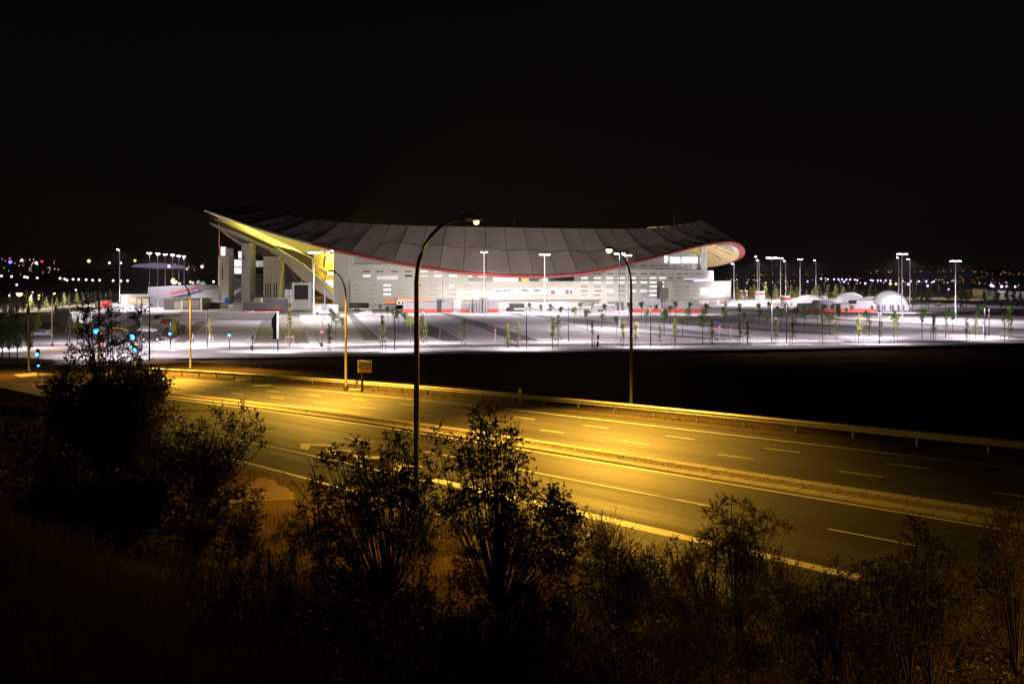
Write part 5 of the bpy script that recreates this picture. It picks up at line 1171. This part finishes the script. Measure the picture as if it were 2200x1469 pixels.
def big_shrub(name, label, cat, base, Y, clumps, leafm, seed, leaf=.075, dens=1., stems=5, group=None, depth=1.0, fork=.45, fill=.8):
    """clumps: (px, py, rpx) masses of foliage around distance Y; limbs run from the base to each clump"""
    rnd = random.Random(seed); bp = Vector(base); clumps = list(clumps); xs_ = [c[0] for c in clumps]; yb_ = HY+(CZ-bp.z)/Y*F; ym_ = sorted(c[1] for c in clumps)[len(clumps)//2]; mr_ = max(c[2] for c in clumps)
    for _ in range(int(len(clumps)*fill)): clumps.append((rnd.uniform(min(xs_)+.1*(max(xs_)-min(xs_)), max(xs_)-.1*(max(xs_)-min(xs_))), ym_ + (yb_-ym_)*rnd.random()*1.02, mr_*rnd.uniform(.5, .95)))
    t = thing(name, label, cat, bp, group=group); cr = MB(); tw = MB(); li = MB()
    stem_top = []
    for k in range(stems):
        a = rnd.uniform(0, 6.28); cx = sum(c[0] for c in clumps)/len(clumps); cy = sum(c[1] for c in clumps)/len(clumps); m_ = at(cx, cy, Y)
        s1 = bp + (m_-bp)*rnd.uniform(.12, fork) + Vector((math.cos(a), math.sin(a), 0))*rnd.uniform(.05, .35)*(m_.z-bp.z)*.5
        li.tube([bp+Vector((math.cos(a)*.08, math.sin(a)*.08, -.15)), bp.lerp(s1, .5)+Vector((rnd.uniform(-.05,.05),0,0)), s1], [.045,.035,.026], 6); stem_top.append(s1)
    for (x, y, r) in clumps:
        Yc = Y + rnd.uniform(-1, 1)*depth; c = at(x, y, Yc); R_ = r/F*Yc; st = min(stem_top, key=lambda q: (q-c).length)
        mid = st.lerp(c, .55) + Vector((rnd.uniform(-.12,.12), rnd.uniform(-.12,.12), -.08)); li.tube([st, mid, c], [.020,.012,.006], 4, False)
        n = max(11, int(dens * 2500 * (R_**2) / (leaf/.075)**1.8))
        for _ in range(n):
            d = Vector((rnd.gauss(0,1), rnd.gauss(0,1), rnd.gauss(0,1))).normalized()*(rnd.random()**.5)*R_; q = c + d
            leaf_spray(cr, tw, rnd, q, rnd.uniform(1.6, 3.6)*leaf, rnd.randint(5, 8), leaf, (d.normalized()*.8+Vector((rnd.gauss(0,.5), rnd.gauss(0,.5), .35))).normalized())
            if rnd.random() < .16: li.tube([c, q], [.006,.003], 3, False)
    cr.build('foliage', leafm, t, kind='stuff'); tw.build('twigs', BARK, t, kind='stuff'); li.build('trunk', BARK, t); return t
def gpt(px, Y): 
    X = (px-HX)/F*Y; return Vector((X, Y, ground(X, Y)))
def blob(cx, cy, rx, ry, n, rnd, r=(14, 26)): return [(cx+rx*rnd.uniform(-1,1)*math.sqrt(rnd.random())*1.0, cy+ry*rnd.uniform(-1,1), rnd.uniform(*r)) for _ in range(n)]
rb = random.Random(77)
# the big dark tree at left: upright leaders over a broad mass
cl_ = [(180,664,7),(182,676,8),(240,664,6),(241,684,9),(298,672,6),(296,684,8),(210,700,8),(228,720,9),(268,728,9),(150,768,8),(160,790,10),(180,690,9),(178,720,13),(190,760,16),(200,800,20),(205,842,24),(176,668,6),(190,648,5),(238,672,6),(240,705,9),(246,742,14),(250,782,17),(255,826,22),(222,740,12),(212,780,14),(292,690,8),(297,722,11),(292,760,14),(286,800,20),(295,842,24),(276,875,28),
  (150,790,9),(138,818,14),(125,845,16),(150,862,22),(104,838,9),(118,880,18),(95,832,6),(170,830,18),(320,800,11),(335,820,14),(350,800,9),(355,835,11),(330,858,20),(300,890,24),(312,918,20),(345,905,14),(365,880,7),(228,880,30),(180,892,30),(140,905,26),(110,912,16),(215,930,34),(260,940,34),(300,950,28),(165,950,34),(240,860,20),(268,812,16),(150,748,5),(272,742,8),(305,665,4),(205,735,8)]
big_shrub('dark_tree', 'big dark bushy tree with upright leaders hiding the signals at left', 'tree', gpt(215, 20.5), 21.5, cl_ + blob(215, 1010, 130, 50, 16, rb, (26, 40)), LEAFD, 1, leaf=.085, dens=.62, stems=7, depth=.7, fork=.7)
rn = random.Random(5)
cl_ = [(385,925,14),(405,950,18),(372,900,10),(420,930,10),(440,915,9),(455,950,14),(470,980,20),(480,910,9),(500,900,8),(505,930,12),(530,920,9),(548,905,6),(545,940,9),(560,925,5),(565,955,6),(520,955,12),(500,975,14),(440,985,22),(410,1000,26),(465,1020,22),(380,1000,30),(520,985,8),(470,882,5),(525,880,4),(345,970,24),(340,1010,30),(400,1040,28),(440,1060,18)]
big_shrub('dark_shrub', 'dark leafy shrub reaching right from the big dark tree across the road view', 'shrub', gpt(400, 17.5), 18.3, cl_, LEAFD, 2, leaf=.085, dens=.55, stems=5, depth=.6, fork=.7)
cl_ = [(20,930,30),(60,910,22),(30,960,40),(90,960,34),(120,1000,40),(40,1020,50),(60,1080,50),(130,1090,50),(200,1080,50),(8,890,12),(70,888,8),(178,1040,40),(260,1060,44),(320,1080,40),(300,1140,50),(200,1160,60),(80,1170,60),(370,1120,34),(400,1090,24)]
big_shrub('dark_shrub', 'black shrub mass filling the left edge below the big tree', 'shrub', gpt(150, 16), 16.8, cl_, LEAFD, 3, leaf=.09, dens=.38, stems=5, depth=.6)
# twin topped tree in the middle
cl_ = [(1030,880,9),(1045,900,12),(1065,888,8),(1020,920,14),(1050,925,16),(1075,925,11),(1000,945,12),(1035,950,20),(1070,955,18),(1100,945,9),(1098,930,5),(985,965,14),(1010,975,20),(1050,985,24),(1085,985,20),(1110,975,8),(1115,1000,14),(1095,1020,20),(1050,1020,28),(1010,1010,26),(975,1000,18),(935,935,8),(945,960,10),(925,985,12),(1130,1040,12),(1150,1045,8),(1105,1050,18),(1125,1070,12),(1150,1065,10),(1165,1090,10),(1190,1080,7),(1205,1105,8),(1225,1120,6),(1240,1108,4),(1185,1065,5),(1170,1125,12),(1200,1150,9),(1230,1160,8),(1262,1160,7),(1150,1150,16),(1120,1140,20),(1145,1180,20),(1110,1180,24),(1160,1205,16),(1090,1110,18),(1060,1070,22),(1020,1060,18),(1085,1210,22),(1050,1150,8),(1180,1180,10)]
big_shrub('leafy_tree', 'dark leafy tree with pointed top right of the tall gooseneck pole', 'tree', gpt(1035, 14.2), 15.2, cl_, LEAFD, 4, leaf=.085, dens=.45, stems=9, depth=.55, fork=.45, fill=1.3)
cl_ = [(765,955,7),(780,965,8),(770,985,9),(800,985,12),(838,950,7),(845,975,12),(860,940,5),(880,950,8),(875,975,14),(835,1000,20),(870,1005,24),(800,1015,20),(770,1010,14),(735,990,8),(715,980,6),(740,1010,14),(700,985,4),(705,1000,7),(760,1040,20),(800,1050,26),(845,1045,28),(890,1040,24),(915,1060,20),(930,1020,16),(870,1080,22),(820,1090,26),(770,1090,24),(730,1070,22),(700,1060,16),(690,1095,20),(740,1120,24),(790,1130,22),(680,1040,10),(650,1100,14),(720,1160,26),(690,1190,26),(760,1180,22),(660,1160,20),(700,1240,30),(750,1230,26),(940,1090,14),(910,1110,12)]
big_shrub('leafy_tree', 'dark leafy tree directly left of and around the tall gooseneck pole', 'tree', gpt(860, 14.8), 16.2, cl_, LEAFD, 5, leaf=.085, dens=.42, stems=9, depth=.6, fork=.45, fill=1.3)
# bare stems seen under the crown are the trunks; olive shrubs on the right slope
cl_ = [(1530,1100,16),(1550,1080,10),(1570,1075,10),(1600,1085,12),(1620,1105,14),(1650,1110,10),(1670,1120,9),(1690,1135,6),(1560,1120,20),(1590,1135,22),(1625,1140,18),(1655,1145,10),(1540,1150,18),(1580,1170,22),(1610,1180,18),(1500,1170,12),(1480,1190,14),(1450,1165,9),(1435,1185,9),(1520,1195,18),(1560,1215,20),(1600,1215,16),(1470,1220,14),(1630,1170,10)]
big_shrub('olive_shrub', 'pale olive shrub standing before the painted band, lit by the road lamps', 'shrub', gpt(1555, 16.2), 17.2, cl_, LEAFO, 6, leaf=.055, dens=.36, stems=9, depth=.5, fork=.4, fill=1.1)
cl_ = [(1965,1115,6),(1975,1135,9),(1990,1150,11),(1960,1165,14),(2000,1175,18),(1930,1200,14),(1960,1210,24),(2010,1215,26),(2050,1200,18),(1900,1220,14),(1880,1245,16),(1930,1255,28),(1985,1260,30),(2040,1260,30),(2085,1240,20),(1850,1215,7),(1845,1260,14),(1900,1300,30),(1960,1310,34),(2030,1310,34),(2090,1300,26)]
big_shrub('dark_shrub', 'dark shrub with one leafy spire at the lower right', 'shrub', gpt(1975, 13), 14.2, cl_, LEAFD, 7, leaf=.07, dens=.36, stems=6, depth=.4)
cl_ = [(2170,1080,14),(2190,1100,18),(2150,1110,14),(2130,1130,14),(2175,1135,20),(2200,1160,22),(2140,1165,20),(2110,1155,10),(2165,1190,26),(2200,1220,30),(2130,1210,20),(2150,1250,34),(2200,1290,40),(2110,1260,20)]
big_shrub('olive_shrub', 'sparse brownish shrub at the right picture edge', 'shrub', gpt(2190, 14), 15.0, cl_, LEAFO, 8, leaf=.055, dens=.4, stems=6, depth=.4)
cl_ = [(1290,1170,9),(1270,1190,14),(1300,1200,18),(1330,1195,12),(1345,1215,16),(1310,1235,24),(1350,1245,22),(1270,1235,18),(1380,1240,12),(1330,1275,26),(1385,1275,18),(1260,1270,16)]
big_shrub('broom_bush', 'dark spiky bush right of the leafy tree at the slip road edge', 'bush', gpt(1320, 15.5), 16.2, cl_, LEAFD, 9, leaf=.06, dens=.45, stems=6, depth=.35)
cl_ = [(1780,1240,16),(1800,1215,12),(1760,1260,18),(1820,1250,20),(1740,1290,20),(1800,1290,26),(1700,1270,12),(1690,1300,18),(1760,1330,26),(1850,1310,24),(1720,1340,24)]
big_shrub('dark_shrub', 'rounded shrub at the end of the broad painted band', 'shrub', gpt(1780, 14.2), 15.2, cl_, LEAFD, 10, leaf=.065, dens=.32, stems=6, depth=.35)
cl_ = [(1640,1240,10),(1660,1270,14),(1620,1270,14),(1640,1300,18),(1600,1310,18),(1570,1290,14),(1540,1310,18),(1500,1290,14),(1460,1300,18),(1430,1270,14),(1410,1300,18),(1480,1330,22)]
big_shrub('olive_shrub', 'low scrubby olive bush row below the pale olive shrub', 'bush', gpt(1540, 14.2), 14.8, cl_, LEAFO, 12, leaf=.05, dens=.45, stems=6, depth=.4)
for i, (px, Yb, cs, lb) in enumerate(((640,19,[(640,1120,14),(660,1140,18),(620,1135,16),(600,1150,14),(650,1165,18)],'small dark bush at the edge of the dirt clearing'),(480,17,[(470,1110,20),(500,1120,18),(450,1130,22),(520,1140,16),(490,1160,22)],'small dark bush left of the dirt clearing'),
   (1150,12.6,[(1130,1280,20),(1170,1290,24),(1200,1320,26),(1140,1330,26),(1090,1320,24)],'low shadowed bush under the leafy tree'),(1480,11.5,[(1450,1370,26),(1500,1360,26),(1550,1380,26),(1480,1410,30)],'low dry bush at the bottom middle right'),(1880,11.2,[(1850,1370,30),(1900,1360,30),(1950,1380,30),(1880,1420,34)],'low dark bush at the bottom right'),(760,12,[(720,1330,26),(770,1320,26),(820,1340,26),(760,1370,30)],'low shadowed bush at the bottom middle'))):
    big_shrub('low_bush', lb, 'bush', gpt(px, Yb), Yb+.5, cs, LEAFD if i not in (3,) else LEAFO, 30+i, leaf=.06, dens=.45, stems=4, depth=.3, group='low bushes on the slope')
# low scrub over the slope, one bush each
def make_scrub(seed, m, sz):
    rnd = random.Random(seed); t = thing('scrub_bush', 'x', 'bush'); b = MB(); tw = MB()
    for k in range(150):
        a = rnd.uniform(0, 6.28); el_ = rnd.uniform(.15, 1.5); d = Vector((math.cos(a)*math.cos(el_), math.sin(a)*math.cos(el_), math.sin(el_))); r = rnd.uniform(.2, .75)
        leaf_spray(b, tw, rnd, d*r*Vector((1,1,1)).x*.8, rnd.uniform(.18,.34), rnd.randint(6, 9), sz, (d+Vector((rnd.gauss(0,.3),rnd.gauss(0,.3),.4))).normalized())
    b.build('foliage', m, t, kind='stuff'); tw.build('twigs', BARK, t, kind='stuff'); return t
SB = [Placer(make_scrub(50, LEAFD, .055)), Placer(make_scrub(51, LEAFO, .045)), Placer(make_scrub(52, LEAFD, .05)), Placer(make_scrub(53, LEAFO, .05))]
rs_ = random.Random(21); rows_ = ((18.3, [1240,1275,1345,1400,1465,1500], 'beside the slip road edge'), (15.8, [1080,1180,1230,1400,1450,1620,1700,1850,2060], 'in the upper row on the slope'), (13.8, [560,640,900,1000,1130,1300,1380,1560,1660,1750,1800,1900,2080,2160], 'in the middle row on the slope'), (12.0, [430,560,680,880,980,1080,1200,1320,1420,1620,1700,1780,2000,2080,2180], 'in the lower row on the slope'), (10.6, [500,640,820,960,1120,1260,1400,1560,1700,1820,1960,2120], 'in the bottom row of the picture'))
for Yb, xs_, nm_ in rows_:
    for k, px in enumerate(xs_):
        p = gpt(px + rs_.uniform(-18, 18), Yb + rs_.uniform(-.5, .5)); 
        if sc(p.x, p.y)[1] > -27.4: continue
        SB[rs_.randint(0, 3)](p, rs_.uniform(0, 6.28), f'low scrubby bush, {ordn(k+1)} from the left {nm_}', 'low scrub on the slope', rs_.uniform(1.0, 1.8))
k = 0; s_ = -11.5
while s_ > -40:
    q = RS(s_, rs_.uniform(-27.6, -25.6) - (1.0 if s_ > -15 else 0)); q.z = ground(q.x, q.y) if sc(q.x, q.y)[1] < -26.8 else q.z
    if abs(q.x/q.y*F) < 1250 and q.y > 6:
        k += 1; SB[rs_.randint(0, 3)](q, rs_.uniform(0, 6.28), f'scrub bush hiding the slip road edge, {ordn(k)} from the left in that hedge like line', 'scrub along the slip road edge', rs_.uniform(1.3, 2.1))
    s_ -= .75
# bare curved twigs left of the middle trees
for k, pts in enumerate(([(700,1130),(672,1090),(650,1060),(625,1030),(600,1005),(580,1000)],[(700,1080),(680,1040),(672,1005),(660,985)])):
    D = 17.; q = [at(x, y, D) for x, y in pts]; q[0].z = ground(q[0].x, q[0].y)-.1; MB().tube(q, [.02,.016,.012,.008,.005,.003][:len(q)], 5).build('bare_branch', BARK, loc=q[0]); tag(LAST[0], ['long bare arching branch over the dirt clearing', 'short bare upright branch beside the arching one'][k], 'branch')
# dry grass and litter of the slope
rg = random.Random(9); b = MB(); b2 = MB()
cnt = 0
while cnt < 90000:
    Y = 5 + 24*rg.random()**.8; X = rg.uniform(-.72, .72)*(Y+3); s, c = sc(X, Y)
    if c > -27.6 + .5*math.sin(X*2.1): continue
    cl = math.sin(X*1.7+Y*.6)*math.sin(Y*1.9-X*.8) + .5*math.sin(X*4.1+1)*math.sin(Y*3.7)
    if cl < -.15 and rg.random() < .6: continue
    cnt += 1
    z = ground(X, Y)-.02; h = rg.uniform(.12, .42)*(1.+.8*max(0, cl)); a = rg.uniform(0, 3.14); w = rg.uniform(.005,.011); dx, dy = math.cos(a)*w, math.sin(a)*w; lx, ly = rg.gauss(0,.12)*h*2, rg.gauss(0,.12)*h*2
    (b if cnt % 4 else b2).tri((X-dx, Y-dy, z), (X+dx, Y+dy, z), (X+lx, Y+ly, z+h))
b.build('dry_grass', GRASS, kind='stuff'); b2.build('green_weeds', LEAFO, kind='stuff')
# low weeds on the median and at the verges
b = MB()
for _ in range(9000):
    s = rg.uniform(-40, 58); u = rg.random(); c = (rg.uniform(-14.1, -13.1) if u < .25 else (rg.uniform(-28.4, -26.6) if u < .6 else rg.uniform(-2.9, .8))); q = RS(s, c, .04); h = rg.uniform(.04, .16 if u < .25 else .22)
    a = rg.uniform(0, 3.14); b.tri(q+Vector((math.cos(a)*.02, math.sin(a)*.02, 0)), q-Vector((math.cos(a)*.02, math.sin(a)*.02, 0)), q+Vector((rg.gauss(0,.04), rg.gauss(0,.04), h)))
b.build('roadside_weeds', GRASS, kind='stuff')

for pl in Placer.ALL:
    if not pl.used:
        for o in list(pl.p.children_recursive) + [pl.p]: bpy.data.objects.remove(o)

if HAZE:
    hb = MB().box(-4200, 4200, -60, 5200, -3, 260).build('haze', bpy.data.materials.new('haze air'), kind='stuff'); hm = hb.data.materials[0]; hm.use_nodes = True
    hn = hm.node_tree; hn.nodes.clear(); ho = hn.nodes.new('ShaderNodeOutputMaterial'); hv = hn.nodes.new('ShaderNodeVolumePrincipled')
    hv.inputs['Density'].default_value = HAZE; hv.inputs['Color'].default_value = (.9, .88, .85, 1); hn.links.new(hv.outputs[0], ho.inputs['Volume'])
